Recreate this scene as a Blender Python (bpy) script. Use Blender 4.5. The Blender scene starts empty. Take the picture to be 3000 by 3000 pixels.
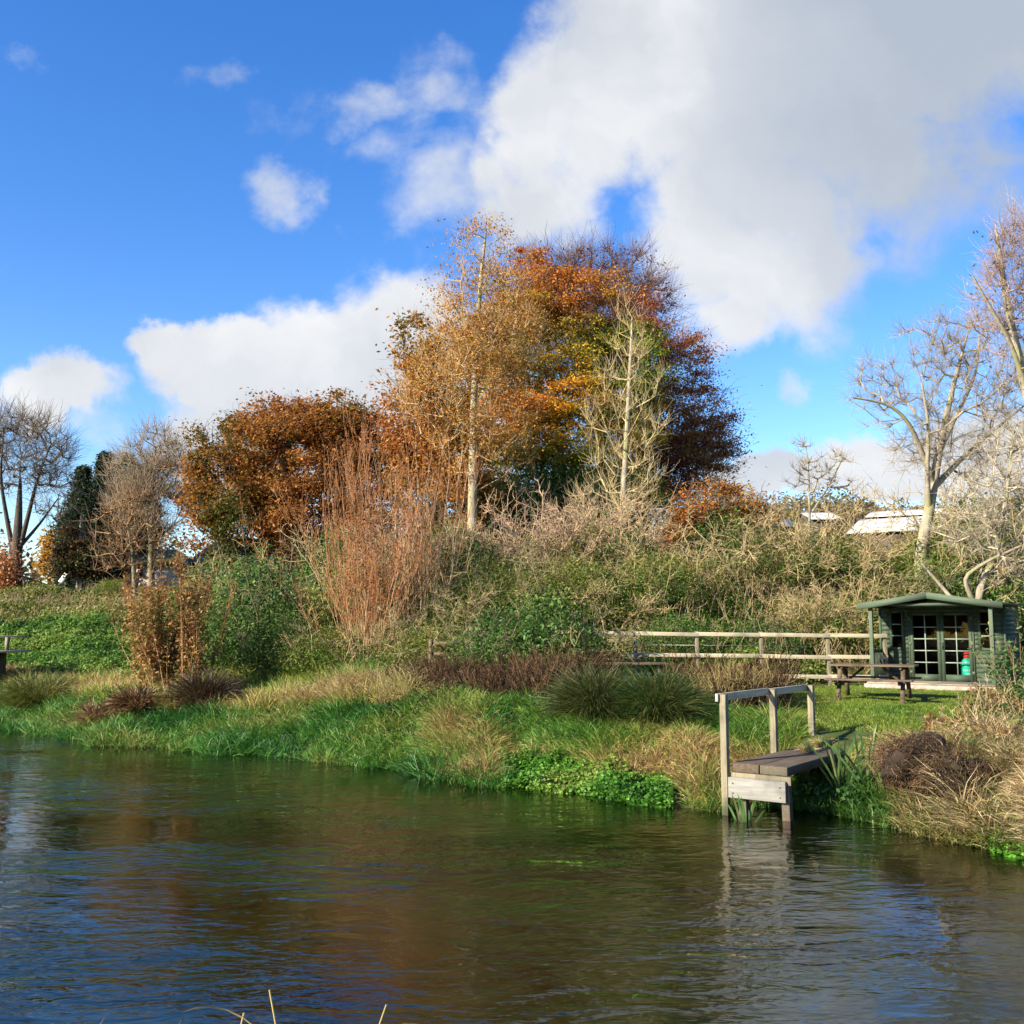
import bpy, math, random
import numpy as np
from mathutils import Vector, Matrix

PI = math.pi
sc = bpy.context.scene
col = sc.collection
rs = np.random.RandomState

# ------------------------------------------------------------------ camera
CZ = 2.75
PITCH = math.atan(340 / 3000)
cam_d = bpy.data.cameras.new("camera")
cam = bpy.data.objects.new("camera", cam_d)
col.objects.link(cam)
cam_d.sensor_width = 36
cam_d.lens = 36
cam_d.clip_start = 0.05
cam_d.clip_end = 3000
cam.location = (0, 0, CZ)
cam.rotation_euler = (PI / 2 + PITCH, 0, 0)
sc.camera = cam
sc.view_settings.view_transform = 'Standard'
sc.view_settings.look = 'None'
sc.view_settings.gamma = 1
sc.view_settings.exposure = 1.28
sc.cycles.max_bounces = 6
sc.cycles.diffuse_bounces = 2
sc.cycles.glossy_bounces = 3
sc.cycles.transmission_bounces = 3
sc.cycles.transparent_max_bounces = 8
sc.cycles.use_denoising = True

cp, sp_ = math.cos(PITCH), math.sin(PITCH)


def W(x, y, Y):
    """point at distance Y (metres ahead) that the photograph shows at x, y (0..3000)"""
    a, b = (x - 1500) / 3000, (1500 - y) / 3000
    d = np.array([a, cp - b * sp_, sp_ + b * cp])
    return d * (Y / d[1]) + np.array([0, 0, CZ])


def UV(x, y):
    p = W(x, y, 1.0)
    return p[0], p[2] - CZ


# ------------------------------------------------------------------ sun
SUN_AZ = (-0.84, -0.54)
SUN_EL = math.radians(27)
n_ = math.hypot(*SUN_AZ)
sv = Vector((SUN_AZ[0] / n_ * math.cos(SUN_EL), SUN_AZ[1] / n_ * math.cos(SUN_EL), math.sin(SUN_EL)))
sun_d = bpy.data.lights.new("sun", 'SUN')
sun_d.energy = 5.0
sun_d.angle = math.radians(0.5)
sun_d.color = (1.0, 0.90, 0.74)
sun = bpy.data.objects.new("sun", sun_d)
col.objects.link(sun)
sun.rotation_euler = sv.to_track_quat('Z', 'Y').to_euler()

# ------------------------------------------------------------------ world: sky with clouds
world = bpy.data.worlds.new("World")
sc.world = world
world.use_nodes = True
nt = world.node_tree
nt.nodes.clear()
N = nt.nodes.new
L = nt.links.new


def mth(op, a, b=None, tree=None, clamp=False):
    n = (tree or nt).nodes.new('ShaderNodeMath')
    n.operation = op
    n.use_clamp = clamp
    lk = (tree or nt).links.new
    for i, v in enumerate((a, b)):
        if v is None:
            continue
        if isinstance(v, (int, float)):
            n.inputs[i].default_value = v
        else:
            lk(v, n.inputs[i])
    return n.outputs[0]


def maprange(v, a, b, c, d, tree=None, smooth=True):
    n = (tree or nt).nodes.new('ShaderNodeMapRange')
    if smooth:
        n.interpolation_type = 'SMOOTHSTEP'
    (tree or nt).links.new(v, n.inputs['Value'])
    for k, x in zip(('From Min', 'From Max', 'To Min', 'To Max'), (a, b, c, d)):
        n.inputs[k].default_value = x
    return n.outputs['Result']


sky = N('ShaderNodeTexSky')
sky.sky_type = 'NISHITA'
sky.sun_disc = False
sky.sun_elevation = SUN_EL
sky.sun_rotation = math.atan2(sv.x, sv.y)
sky.altitude = 0
sky.air_density = 1.0
sky.dust_density = 0.4
sky.ozone_density = 2.5
hs = N('ShaderNodeHueSaturation')
hs.inputs['Hue'].default_value = 0.513
hs.inputs['Saturation'].default_value = 1.34
hs.inputs['Value'].default_value = 1.0
L(sky.outputs[0], hs.inputs['Color'])
bg1 = N('ShaderNodeBackground')
bg1.inputs['Strength'].default_value = 0.110
L(hs.outputs[0], bg1.inputs['Color'])
tc = N('ShaderNodeTexCoord')
sep = N('ShaderNodeSeparateXYZ')
L(tc.outputs['Generated'], sep.inputs[0])
ysafe = mth('MAXIMUM', sep.outputs['Y'], 0.08)
u = mth('DIVIDE', sep.outputs['X'], ysafe)
v = mth('DIVIDE', sep.outputs['Z'], ysafe)
cmb = N('ShaderNodeCombineXYZ')
L(u, cmb.inputs[0])
L(v, cmb.inputs[1])
uv = cmb.outputs[0]
# wobble the coordinates so that cloud edges billow
nz = N('ShaderNodeTexNoise')
nz.inputs['Scale'].default_value = 5
nz.inputs['Detail'].default_value = 7
nz.inputs['Roughness'].default_value = 0.6
L(uv, nz.inputs['Vector'])
wob = N('ShaderNodeVectorMath')
wob.operation = 'MULTIPLY_ADD'
L(nz.outputs['Color'], wob.inputs[0])
wob.inputs[1].default_value = (0.17, 0.17, 0)
off = N('ShaderNodeVectorMath')
off.operation = 'ADD'
off.inputs[1].default_value = (-0.085, -0.085, 0)
L(uv, off.inputs[0])
L(off.outputs[0], wob.inputs[2])
wuv = wob.outputs[0]
# x, y, radius x, radius y (photo pixels at infinity), weight, hardness
BLOBS = [
    (660, 1090, 250, 130, 1.0, .55), (930, 1090, 300, 200, 1.0, .6), (1180, 1010, 260, 235, 1.0, .5), (480, 1035, 105, 80, .9, .5),
    (1000, 1250, 480, 230, 1.0, .5), (680, 1280, 230, 170, .95, .4), (1330, 1150, 300, 300, .9, .5),
    (200, 1155, 190, 90, .85, .4), (70, 1200, 170, 110, .9, .4), (290, 1240, 120, 80, .5, .3),
    (1640, 300, 300, 330, .9, .3), (2080, 180, 520, 400, 1.1, .4), (1560, 560, 250, 230, .85, .3),
    (2230, 640, 400, 420, 1.0, .3), (2130, 930, 190, 150, .8, .2), (2650, 60, 650, 430, 1.0, .3), (2750, 480, 380, 360, .66, .0), (2500, 420, 330, 300, .8, .2),
    (1110, 290, 200, 140, .55, .0), (840, 530, 140, 130, .58, .0), (1290, 560, 280, 230, .52, .0), (660, 190, 170, 80, .38, 0), (1180, 430, 220, 170, .46, 0), (1480, 330, 520, 420, .36, 0), (1350, 120, 260, 140, .36, 0), (900, 330, 330, 120, .28, 0), (60, 130, 90, 60, .3, 0),
    (1320, 260, 220, 190, .45, 0), (410, 170, 90, 50, .2, 0),
    (2560, 1370, 230, 110, 1.0, .6), (2270, 1420, 200, 70, .9, .5), (2860, 1330, 260, 140, .9, .5), (2300, 1175, 80, 85, .5, .0),
    (3300, 900, 250, 260, .5, 0), (-200, 900, 150, 60, .3, 0),
]
acc = None
for (cx, cy, rx, ry, w, hard) in BLOBS:
    cu, cv = UV(cx, cy)
    sb = N('ShaderNodeVectorMath')
    sb.operation = 'SUBTRACT'
    L(wuv, sb.inputs[0])
    sb.inputs[1].default_value = (cu, cv, 0)
    ml = N('ShaderNodeVectorMath')
    ml.operation = 'MULTIPLY'
    L(sb.outputs[0], ml.inputs[0])
    ml.inputs[1].default_value = (3000 / rx, 3000 / ry, 0)
    ln = N('ShaderNodeVectorMath')
    ln.operation = 'LENGTH'
    L(ml.outputs[0], ln.inputs[0])
    f = maprange(ln.outputs['Value'], 1.45, 0.25 + hard * .5, 0, w)
    acc = f if acc is None else mth('MAXIMUM', acc, f)
nz2 = N('ShaderNodeTexNoise')
nz2.inputs['Scale'].default_value = 9
nz2.inputs['Detail'].default_value = 9
nz2.inputs['Roughness'].default_value = 0.55
nz2.inputs['Distortion'].default_value = 0.4
L(uv, nz2.inputs['Vector'])
dens = mth('ADD', acc, mth('MULTIPLY', mth('SUBTRACT', nz2.outputs['Fac'], 0.5), 1.0))
nz4 = N('ShaderNodeTexNoise')
nz4.inputs['Scale'].default_value = 32
nz4.inputs['Detail'].default_value = 6
nz4.inputs['Roughness'].default_value = 0.6
L(uv, nz4.inputs['Vector'])
dens = mth('ADD', dens, mth('MULTIPLY', mth('SUBTRACT', nz4.outputs['Fac'], 0.5), 0.35))
alpha = maprange(dens, 0.20, 0.86, 0, 1)
front = maprange(sep.outputs['Y'], 0.06, 0.2, 0, 1)
alpha = mth('MULTIPLY', alpha, front)
# shade: clouds are whiter at their sunward tops and grey where thick
nz3 = N('ShaderNodeTexNoise')
nz3.inputs['Scale'].default_value = 4.5
nz3.inputs['Detail'].default_value = 5
L(wuv, nz3.inputs['Vector'])
gx = maprange(u, 0.10, 0.48, 0, 1)
gy = maprange(v, 0.15, 0.55, 0, 1)
shade = mth('ADD', mth('MULTIPLY', nz3.outputs['Fac'], 0.9), mth('MULTIPLY', mth('MULTIPLY', gx, gy), 0.55))
cr = N('ShaderNodeValToRGB')
cr.color_ramp.elements[0].position = 0.30
cr.color_ramp.elements[0].color = (1.0, 1.0, 1.0, 1)
cr.color_ramp.elements[1].position = 0.95
cr.color_ramp.elements[1].color = (0.50, 0.56, 0.65, 1)
e = cr.color_ramp.elements.new(0.55)
e.color = (0.70, 0.74, 0.80, 1)
L(shade, cr.inputs[0])
bg2 = N('ShaderNodeBackground')
bg2.inputs['Strength'].default_value = 0.40
L(cr.outputs[0], bg2.inputs['Color'])
mx = N('ShaderNodeMixShader')
L(mth('MULTIPLY', alpha, 0.97), mx.inputs[0])
L(bg1.outputs[0], mx.inputs[1])
L(bg2.outputs[0], mx.inputs[2])
wo = N('ShaderNodeOutputWorld')
L(mx.outputs[0], wo.inputs[0])


# ------------------------------------------------------------------ helpers: objects
def tag(o, label=None, cat=None, group=None, kind=None):
    if label:
        o['label'] = label
    if cat:
        o['category'] = cat
    if group:
        o['group'] = group
    if kind:
        o['kind'] = kind
    return o


def thing(name, label, cat, loc=(0, 0, 0), rz=0.0, group=None):
    o = bpy.data.objects.new(name, None)
    o.empty_display_size = 0.2
    col.objects.link(o)
    o.location = loc
    o.rotation_euler = (0, 0, rz)
    return tag(o, label, cat, group)


def place(name, me, parent=None):
    o = bpy.data.objects.new(name, me)
    col.objects.link(o)
    if parent:
        o.parent = parent
    return o


def copy_tree(o, parent=None):
    kids = list(o.children)
    c = o.copy()
    col.objects.link(c)
    c.parent = parent
    for k in kids:
        copy_tree(k, c)
    return c


class MB:
    """collects vertices and faces; build() makes one mesh object"""

    def __init__(s):
        s.v, s.f, s.c, s.n = [], [], [], 0
        s.smooth = False

    def add(s, verts, faces, colr=None):
        verts = np.asarray(verts, float).reshape(-1, 3)
        faces = np.asarray(faces, int)
        s.f.append(faces + s.n)
        s.v.append(verts)
        if colr is None:
            colr = np.ones((len(verts), 3)) * .5
        colr = np.asarray(colr, float)
        if colr.ndim == 1:
            colr = np.tile(colr, (len(verts), 1))
        s.c.append(colr)
        s.n += len(verts)
        return s

    def box(s, x0, x1, y0, y1, z0, z1, colr=None):
        v = [(x, y, z) for z in (z0, z1) for y in (y0, y1) for x in (x0, x1)]
        f = [(0, 2, 3, 1), (4, 5, 7, 6), (0, 1, 5, 4), (2, 6, 7, 3), (0, 4, 6, 2), (1, 3, 7, 5)]
        return s.add(v, f, colr)

    def beam(s, a, b, w, h, up=(0, 0, 1), colr=None):
        """box section w (sideways) x h (along up) from a to b"""
        a, b, up = Vector(a), Vector(b), Vector(up)
        t = (b - a).normalized()
        sd = t.cross(up).normalized()
        up = sd.cross(t).normalized()
        v = []
        for p in (a, b):
            for i, j in ((-1, -1), (1, -1), (1, 1), (-1, 1)):
                v.append(p + sd * (w / 2 * i) + up * (h / 2 * j))
        f = [(0, 1, 2, 3), (7, 6, 5, 4), (0, 4, 5, 1), (1, 5, 6, 2), (2, 6, 7, 3), (3, 7, 4, 0)]
        return s.add([tuple(p) for p in v], f, colr)

    def lathe(s, prof, n=20, centre=(0, 0, 0), colr=None):
        v, f = [], []
        for r, z in prof:
            for k in range(n):
                a = 2 * PI * k / n
                v.append((centre[0] + r * math.cos(a), centre[1] + r * math.sin(a), centre[2] + z))
        for i in range(len(prof) - 1):
            for k in range(n):
                k2 = (k + 1) % n
                f.append((i * n + k, i * n + k2, (i + 1) * n + k2, (i + 1) * n + k))
        return s.add(v, f, colr)

    def mesh(s, name, mat):
        V = np.concatenate(s.v)
        Cc = np.concatenate(s.c)
        me = bpy.data.meshes.new(name)
        tot = sum(len(f) for f in s.f)
        lt = np.concatenate([np.full(len(f), f.shape[1]) for f in s.f])
        lv = np.concatenate([f.ravel() for f in s.f])
        me.vertices.add(len(V))
        me.vertices.foreach_set('co', V.ravel().astype(np.float32))
        me.loops.add(len(lv))
        me.loops.foreach_set('vertex_index', lv.astype(np.int32))
        me.polygons.add(tot)
        st = np.concatenate([[0], np.cumsum(lt)[:-1]])
        me.polygons.foreach_set('loop_start', st.astype(np.int32))
        me.polygons.foreach_set('loop_total', lt.astype(np.int32))
        if s.smooth:
            me.polygons.foreach_set('use_smooth', np.ones(tot, bool))
        me.update(calc_edges=True)
        ca = me.color_attributes.new('col', 'FLOAT_COLOR', 'POINT')
        ca.data.foreach_set('color', np.hstack([Cc, np.ones((len(Cc), 1))]).astype(np.float32).ravel())
        me.materials.append(mat)
        return me

    def build(s, name, mat, parent=None, bevel=0):
        o = place(name, s.mesh(name, mat), parent)
        if bevel:
            b = o.modifiers.new('bevel', 'BEVEL')
            b.width = bevel
            b.segments = 2
            b.limit_method = 'ANGLE'
        return o


# ------------------------------------------------------------------ helpers: materials
def newmat(name):
    m = bpy.data.materials.new(name)
    m.use_nodes = True
    t = m.node_tree
    b = t.nodes['Principled BSDF']
    return m, t, b


def ramp(t, src, stops):
    r = t.nodes.new('ShaderNodeValToRGB')
    els = r.color_ramp.elements
    els[0].position, els[0].color = stops[0][0], (*stops[0][1], 1)
    els[1].position, els[1].color = stops[-1][0], (*stops[-1][1], 1)
    for p, c in stops[1:-1]:
        e = els.new(p)
        e.color = (*c, 1)
    t.links.new(src, r.inputs[0])
    return r.outputs[0]


def noise(t, scale, detail=5, rough=.55, vec=None, sc3=None, dist=0, coord='Object'):
    n = t.nodes.new('ShaderNodeTexNoise')
    n.inputs['Scale'].default_value = scale
    n.inputs['Detail'].default_value = detail
    n.inputs['Roughness'].default_value = rough
    n.inputs['Distortion'].default_value = dist
    if vec is None:
        tcn = t.nodes.new('ShaderNodeTexCoord')
        vec = tcn.outputs[coord]
    if sc3:
        mp = t.nodes.new('ShaderNodeMapping')
        mp.inputs['Scale'].default_value = sc3
        t.links.new(vec, mp.inputs[0])
        vec = mp.outputs[0]
    t.links.new(vec, n.inputs['Vector'])
    return n.outputs['Fac']


def bump(t, b, h, strength=.3, dist=.02):
    n = t.nodes.new('ShaderNodeBump')
    n.inputs['Strength'].default_value = strength
    n.inputs['Distance'].default_value = dist
    t.links.new(h, n.inputs['Height'])
    t.links.new(n.outputs[0], b.inputs['Normal'])


def plain(name, c, rough=.6, metal=0, nscale=8, var=.25, bmp=.1, spec=.3):
    m, t, b = newmat(name)
    nn = noise(t, nscale, 6)
    lo = tuple(x * (1 - var) for x in c)
    hi = tuple(min(1, x * (1 + var)) for x in c)
    t.links.new(ramp(t, nn, [(.3, lo), (.7, hi)]), b.inputs['Base Color'])
    b.inputs['Roughness'].default_value = rough
    b.inputs['Metallic'].default_value = metal
    b.inputs['Specular IOR Level'].default_value = spec
    if bmp:
        bump(t, b, noise(t, nscale * 4, 4), bmp, .01)
    return m


def wood(name, c0, c1, axis=0, grain=30, rough=.75, dirt=None):
    """weathered timber; grain runs along the axis"""
    m, t, b = newmat(name)
    s3 = [grain, grain, grain]
    s3[axis] = grain * .06
    g = noise(t, 1.0, 7, .7, sc3=tuple(s3), dist=.6)
    c = ramp(t, g, [(.25, c0), (.55, tuple((a + d) / 2 for a, d in zip(c0, c1))), (.75, c1)])
    big = noise(t, 2.5, 5)
    mixn = t.nodes.new('ShaderNodeMixRGB')
    mixn.blend_type = 'MIX'
    dirt = dirt or tuple(x * .5 for x in c0)
    t.links.new(ramp(t, big, [(.48, (0, 0, 0)), (.72, (.75, .75, .75))]), mixn.inputs[0])
    t.links.new(c, mixn.inputs[1])
    mixn.inputs[2].default_value = (*dirt, 1)
    t.links.new(mixn.outputs[0], b.inputs['Base Color'])
    b.inputs['Roughness'].default_value = rough
    b.inputs['Specular IOR Level'].default_value = .25
    bump(t, b, g, .5, .006)
    return m


def leafmat(name, trans=.3, rough=.55, spec=.3):
    """leaf colour is stored per leaf in the mesh; a little procedural mottling on top"""
    m, t, b = newmat(name)
    a = t.nodes.new('ShaderNodeAttribute')
    a.attribute_name = 'col'
    hsv = t.nodes.new('ShaderNodeHueSaturation')
    t.links.new(a.outputs['Color'], hsv.inputs['Color'])
    nn = noise(t, 6, 3)
    t.links.new(maprange(nn, .3, .7, .75, 1.3, t), hsv.inputs['Value'])
    t.links.new(hsv.outputs[0], b.inputs['Base Color'])
    b.inputs['Roughness'].default_value = rough
    b.inputs['Specular IOR Level'].default_value = spec
    if trans:
        tr = t.nodes.new('ShaderNodeBsdfTranslucent')
        t.links.new(hsv.outputs[0], tr.inputs['Color'])
        ms = t.nodes.new('ShaderNodeMixShader')
        ms.inputs[0].default_value = trans
        t.links.new(b.outputs[0], ms.inputs[1])
        t.links.new(tr.outputs[0], ms.inputs[2])
        t.links.new(ms.outputs[0], t.nodes['Material Output'].inputs[0])
    return m


M_LEAF = leafmat('leaf', .42)
M_GRASS = leafmat('grass_blade', .35, .5, .4)
M_TWIG = leafmat('twig_bark', 0, .85, .15)


def bark(name, c0, c1, moss=None):
    m, t, b = newmat(name)
    g = noise(t, 1, 8, .7, sc3=(14, 14, 3))
    c = ramp(t, g, [(.3, c0), (.65, c1)])
    if moss:
        mixn = t.nodes.new('ShaderNodeMixRGB')
        t.links.new(ramp(t, noise(t, 1.7, 6), [(.5, (0, 0, 0)), (.6, (1, 1, 1))]), mixn.inputs[0])
        t.links.new(c, mixn.inputs[1])
        mixn.inputs[2].default_value = (*moss, 1)
        c = mixn.outputs[0]
    t.links.new(c, b.inputs['Base Color'])
    b.inputs['Roughness'].default_value = .9
    b.inputs['Specular IOR Level'].default_value = .1
    bump(t, b, g, .6, .03)
    return m


M_BARK = bark('bark_grey', (.10, .085, .06), (.30, .26, .19), (.12, .13, .04))
M_BARKP = bark('bark_pale', (.14, .12, .085), (.40, .345, .25), (.26, .25, .12))
M_BARKD = bark('bark_dark', (.03, .025, .02), (.11, .09, .07))
M_TIMBER = wood('weathered_timber', (.12, .105, .065), (.32, .28, .185), 2)


def stain_foot(m, zlo, zhi, c):
    """algae and wet dirt on timber near the waterline"""
    t = m.node_tree
    b = t.nodes['Principled BSDF']
    src = b.inputs['Base Color'].links[0].from_socket
    geo = t.nodes.new('ShaderNodeNewGeometry')
    sp = t.nodes.new('ShaderNodeSeparateXYZ')
    t.links.new(geo.outputs['Position'], sp.inputs[0])
    z = mth('ADD', sp.outputs['Z'], mth('MULTIPLY', noise(t, 9, 5), -.25, t), t)
    mixn = t.nodes.new('ShaderNodeMixRGB')
    t.links.new(maprange(z, zlo, zhi, .9, 0, t), mixn.inputs[0])
    t.links.new(src, mixn.inputs[1])
    mixn.inputs[2].default_value = (*c, 1)
    t.links.new(mixn.outputs[0], b.inputs['Base Color'])


stain_foot(M_TIMBER, -.08, .22, (.035, .045, .015))
M_TIMBERX = wood('weathered_rail', (.34, .29, .19), (.60, .53, .37), 0, dirt=(.16, .15, .09))
M_BOARD = wood('silver_board', (.26, .27, .27), (.60, .61, .59), 0, 16)
M_DECK = wood('brown_sleeper', (.04, .028, .018), (.15, .11, .075), 0, 22, dirt=(.1, .10, .07))
M_TABLE = wood('table_timber', (.06, .042, .026), (.22, .16, .10), 0, 25)
M_PAINT = wood('green_paint', (.036, .056, .034), (.075, .104, .066), 0, 20, .6, dirt=(.04, .06, .035))
M_PAINTD = wood('green_fascia_paint', (.055, .085, .05), (.11, .145, .095), 0, 18, .65, dirt=(.10, .11, .07))


# ------------------------------------------------------------------ helpers: numeric
def snoise(P, scale, seed=0, oct=3):
    """smooth pseudo noise, about -1..1, from sums of sines"""
    r = rs(seed)
    P = np.asarray(P, float)
    out = np.zeros(len(P))
    amp, tot = 1.0, 0
    for o in range(oct):
        for k in range(3):
            d = r.normal(size=P.shape[1])
            d /= np.linalg.norm(d)
            out += amp * np.sin(P @ d * scale * (2 ** o) * (1 + .3 * k) + r.rand() * 6.28)
        tot += amp * 1.7
        amp *= .6
    return out / tot


def unit(v):
    return v / np.maximum(np.linalg.norm(v, axis=-1, keepdims=True), 1e-9)


def sstep(a, b, x):
    t = np.clip((x - a) / (b - a), 0, 1)
    return t * t * (3 - 2 * t)


# ------------------------------------------------------------------ terrain
BX = np.array([-400, -60, -40, -26, -15.3, -12.4, -9.8, -7.3, -3.8, -1.3, 1.2, 3.2, 4.4, 5.1, 6.25, 8, 12, 30, 400.])
BY = np.array([120, 58, 47, 38, 30.2, 27.8, 25.2, 24.0, 22.3, 19.6, 17.8, 16.2, 16.4, 15.5, 12.8, 11.0, 9, 5, -20.])


def bankY(X):
    return np.interp(X, BX, BY) + .18 * np.sin(X * 2.1) + .12 * np.sin(X * 5.3 + 1)


def nearY(X):
    return 2.9 - .25 * np.maximum(0, X - 4) + .15 * np.sin(X * 1.7)


LY, LZ = [0, 20, 30, 36, 41, 46, 50, 60, 200, 700], [.4, .5, .6, 1.1, 2.4, 3.6, 4.3, 4.3, 5, 5]
RY, RZ = [0, 12, 16, 18, 23, 26.5, 28.5, 32.5, 45, 70, 110, 140, 180, 700], [.9, .9, .75, .85, 1.2, 1.25, 1.6, 4.1, 5, 6.5, 11, 15, 16, 16]


def terr(X, Y):
    X, Y = np.asarray(X, float), np.asarray(Y, float)
    a = sstep(-9, -1, X * np.where(Y > 30, 30 / np.maximum(Y, 30), 1))
    zl = np.interp(Y, LY, LZ)
    zr = np.interp(Y - 1.6 * sstep(6, 9, X) * sstep(24, 27, Y), RY, RZ)
    T = zl * (1 - a) + zr * a
    T = T + .10 * np.sin(X * .9 + 1) * np.sin(Y * .7) * sstep(28, 34, Y)
    d = (Y - bankY(X)) * .8
    z = np.where(d > 0, .02 + (T - .02) * sstep(-.3, 2.6, d), .02 - .55 * sstep(0, 2.5, -d))
    dn = nearY(X) - Y
    z = np.where(dn > -1.5, np.maximum(z, -.5 + 1.65 * sstep(-.9, .5, dn)), z)
    return z


def t1(X, Y):
    return float(terr([X], [Y])[0])


def G(x, Y):
    """ground point seen at photo column x, distance Y"""
    z = 1.0
    for _ in range(4):
        dep = Y * cp + (z - CZ) * sp_
        X = (x - 1500) / 3000 * dep
        z = t1(X, Y)
    return np.array([X, Y, z])


def build_ground():
    xs = np.unique(np.concatenate([np.linspace(-600, -60, 28), np.linspace(-60, -20, 60), np.linspace(-20, 16, 200), np.linspace(16, 60, 50), np.linspace(60, 600, 28)]))
    ys = np.unique(np.concatenate([np.linspace(-60, 0, 14), np.linspace(0, 4, 30), np.linspace(4, 34, 170), np.linspace(34, 80, 80), np.linspace(80, 250, 40), np.linspace(250, 900, 20)]))
    X, Y = np.meshgrid(xs, ys)
    P = np.stack([X.ravel(), Y.ravel()], 1)
    Z = terr(P[:, 0], P[:, 1]) + .03 * snoise(P, 3.0, 3) * (terr(P[:, 0], P[:, 1]) > .3)
    nx, ny = len(xs), len(ys)
    i = np.arange(nx * ny).reshape(ny, nx)
    F = np.stack([i[:-1, :-1], i[:-1, 1:], i[1:, 1:], i[1:, :-1]], -1).reshape(-1, 4)
    m, t, b = newmat('ground')
    geo = t.nodes.new('ShaderNodeNewGeometry')
    sp = t.nodes.new('ShaderNodeSeparateXYZ')
    t.links.new(geo.outputs['Position'], sp.inputs[0])
    g = ramp(t, noise(t, 3, 8, .65, geo.outputs['Position']), [(.3, (.025, .035, .01)), (.5, (.06, .085, .02)), (.68, (.13, .12, .045))])
    bed = ramp(t, noise(t, 1.1, 7, .6, geo.outputs['Position'], (.5, 1, 1), .5), [(.35, (.24, .16, .02)), (.5, (.52, .38, .06)), (.60, (.50, .46, .07)), (.72, (.42, .50, .07))])
    mixn = t.nodes.new('ShaderNodeMixRGB')
    t.links.new(maprange(sp.outputs["Z"], -.14, -.04, 0, 1, t), mixn.inputs[0])
    t.links.new(bed, mixn.inputs[1])
    t.links.new(g, mixn.inputs[2])
    t.links.new(mixn.outputs[0], b.inputs['Base Color'])
    b.inputs['Roughness'].default_value = .95
    b.inputs['Specular IOR Level'].default_value = .1
    bump(t, b, noise(t, 14, 6, .6, geo.outputs['Position']), .6, .04)
    mb = MB()
    mb.smooth = True
    mb.add(np.stack([P[:, 0], P[:, 1], Z], 1), F)
    tag(mb.build('ground', m), kind='structure')


build_ground()


def build_water():
    mb = MB()
    mb.add([(-400, -30, 0), (400, -30, 0), (400, 125, 0), (-400, 125, 0)], [(0, 1, 2, 3)])
    m, t, b = newmat('river_water')
    t.nodes.remove(b)
    geo = t.nodes.new('ShaderNodeNewGeometry')
    pos = geo.outputs['Position']
    n1 = noise(t, 1.0, 2, .45, pos, (.8, 1.5, 1), 1.4)
    n2 = noise(t, 1.0, 2, .45, pos, (3.6, 7.5, 1), .9)
    n3 = noise(t, 1.0, 1, .5, pos, (11, 24, 1), .4)
    # rougher riffles come and go along the stream
    calm = maprange(noise(t, .22, 3, .5, pos, (.8, 1.4, 1)), .36, .64, .25, 1.25, t)
    h = mth('ADD', mth('MULTIPLY', n1, 1.0, t), mth('ADD', mth('MULTIPLY', n2, .34, t), mth('MULTIPLY', n3, .075, t), t), t)
    bp = t.nodes.new('ShaderNodeBump')
    bp.inputs['Distance'].default_value = .042
    t.links.new(calm, bp.inputs['Strength'])
    t.links.new(h, bp.inputs['Height'])
    gl = t.nodes.new('ShaderNodeBsdfGlossy')
    gl.inputs['Roughness'].default_value = .015
    gl.inputs['Color'].default_value = (1, 1, 1, 1)
    t.links.new(bp.outputs[0], gl.inputs['Normal'])
    tr = t.nodes.new('ShaderNodeBsdfTransparent')
    tr.inputs['Color'].default_value = (.80, .70, .38, 1)
    fr = t.nodes.new('ShaderNodeFresnel')
    fr.inputs['IOR'].default_value = 1.5
    t.links.new(bp.outputs[0], fr.inputs['Normal'])
    ms = t.nodes.new('ShaderNodeMixShader')
    t.links.new(fr.outputs[0], ms.inputs[0])
    t.links.new(tr.outputs[0], ms.inputs[1])
    t.links.new(gl.outputs[0], ms.inputs[2])
    t.links.new(ms.outputs[0], t.nodes['Material Output'].inputs[0])
    tag(mb.build('river_water', m), kind='structure')


build_water()

# ------------------------------------------------------------------ vegetation kit


def pal(P, colors, seed, scale=.8, jit=.35, r=None):
    """pick leaf colours from a palette with clumpy noise"""
    r = r or rs(seed)
    colors = np.array(colors)
    n = snoise(P, scale, seed, 2) * .5 + .5 + r.normal(size=len(P)) * jit * .5
    x = np.clip(n, 0, .9999) * (len(colors) - 1)
    i = x.astype(int)
    f = (x - i)[:, None]
    c = colors[i] * (1 - f) + colors[np.minimum(i + 1, len(colors) - 1)] * f
    return c * (1 + r.uniform(-.28, .28, (len(P), 1)))


def leaf_quads(mb, C, size, colr, r, aspect=.5, up=.4, outward=None):
    """rhombic leaves centred at C"""
    n = len(C)
    nrm = r.normal(size=(n, 3))
    nrm[:, 2] = np.abs(nrm[:, 2]) + up
    if outward is not None:
        nrm += outward
    nrm = unit(nrm)
    a = unit(np.cross(nrm, r.normal(size=(n, 3))))
    b = np.cross(nrm, a)
    s = (size * r.uniform(.6, 1.35, n))[:, None] if np.isscalar(size) else (size * r.uniform(.7, 1.3, n))[:, None]
    V = np.empty((n, 4, 3))
    V[:, 0] = C - a * s * .5
    V[:, 1] = C + b * s * .5 * aspect + nrm * s * .06
    V[:, 2] = C + a * s * .5
    V[:, 3] = C - b * s * .5 * aspect + nrm * s * .06
    mb.add(V.reshape(-1, 3), np.arange(4 * n).reshape(n, 4), np.repeat(colr, 4, 0))


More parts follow.
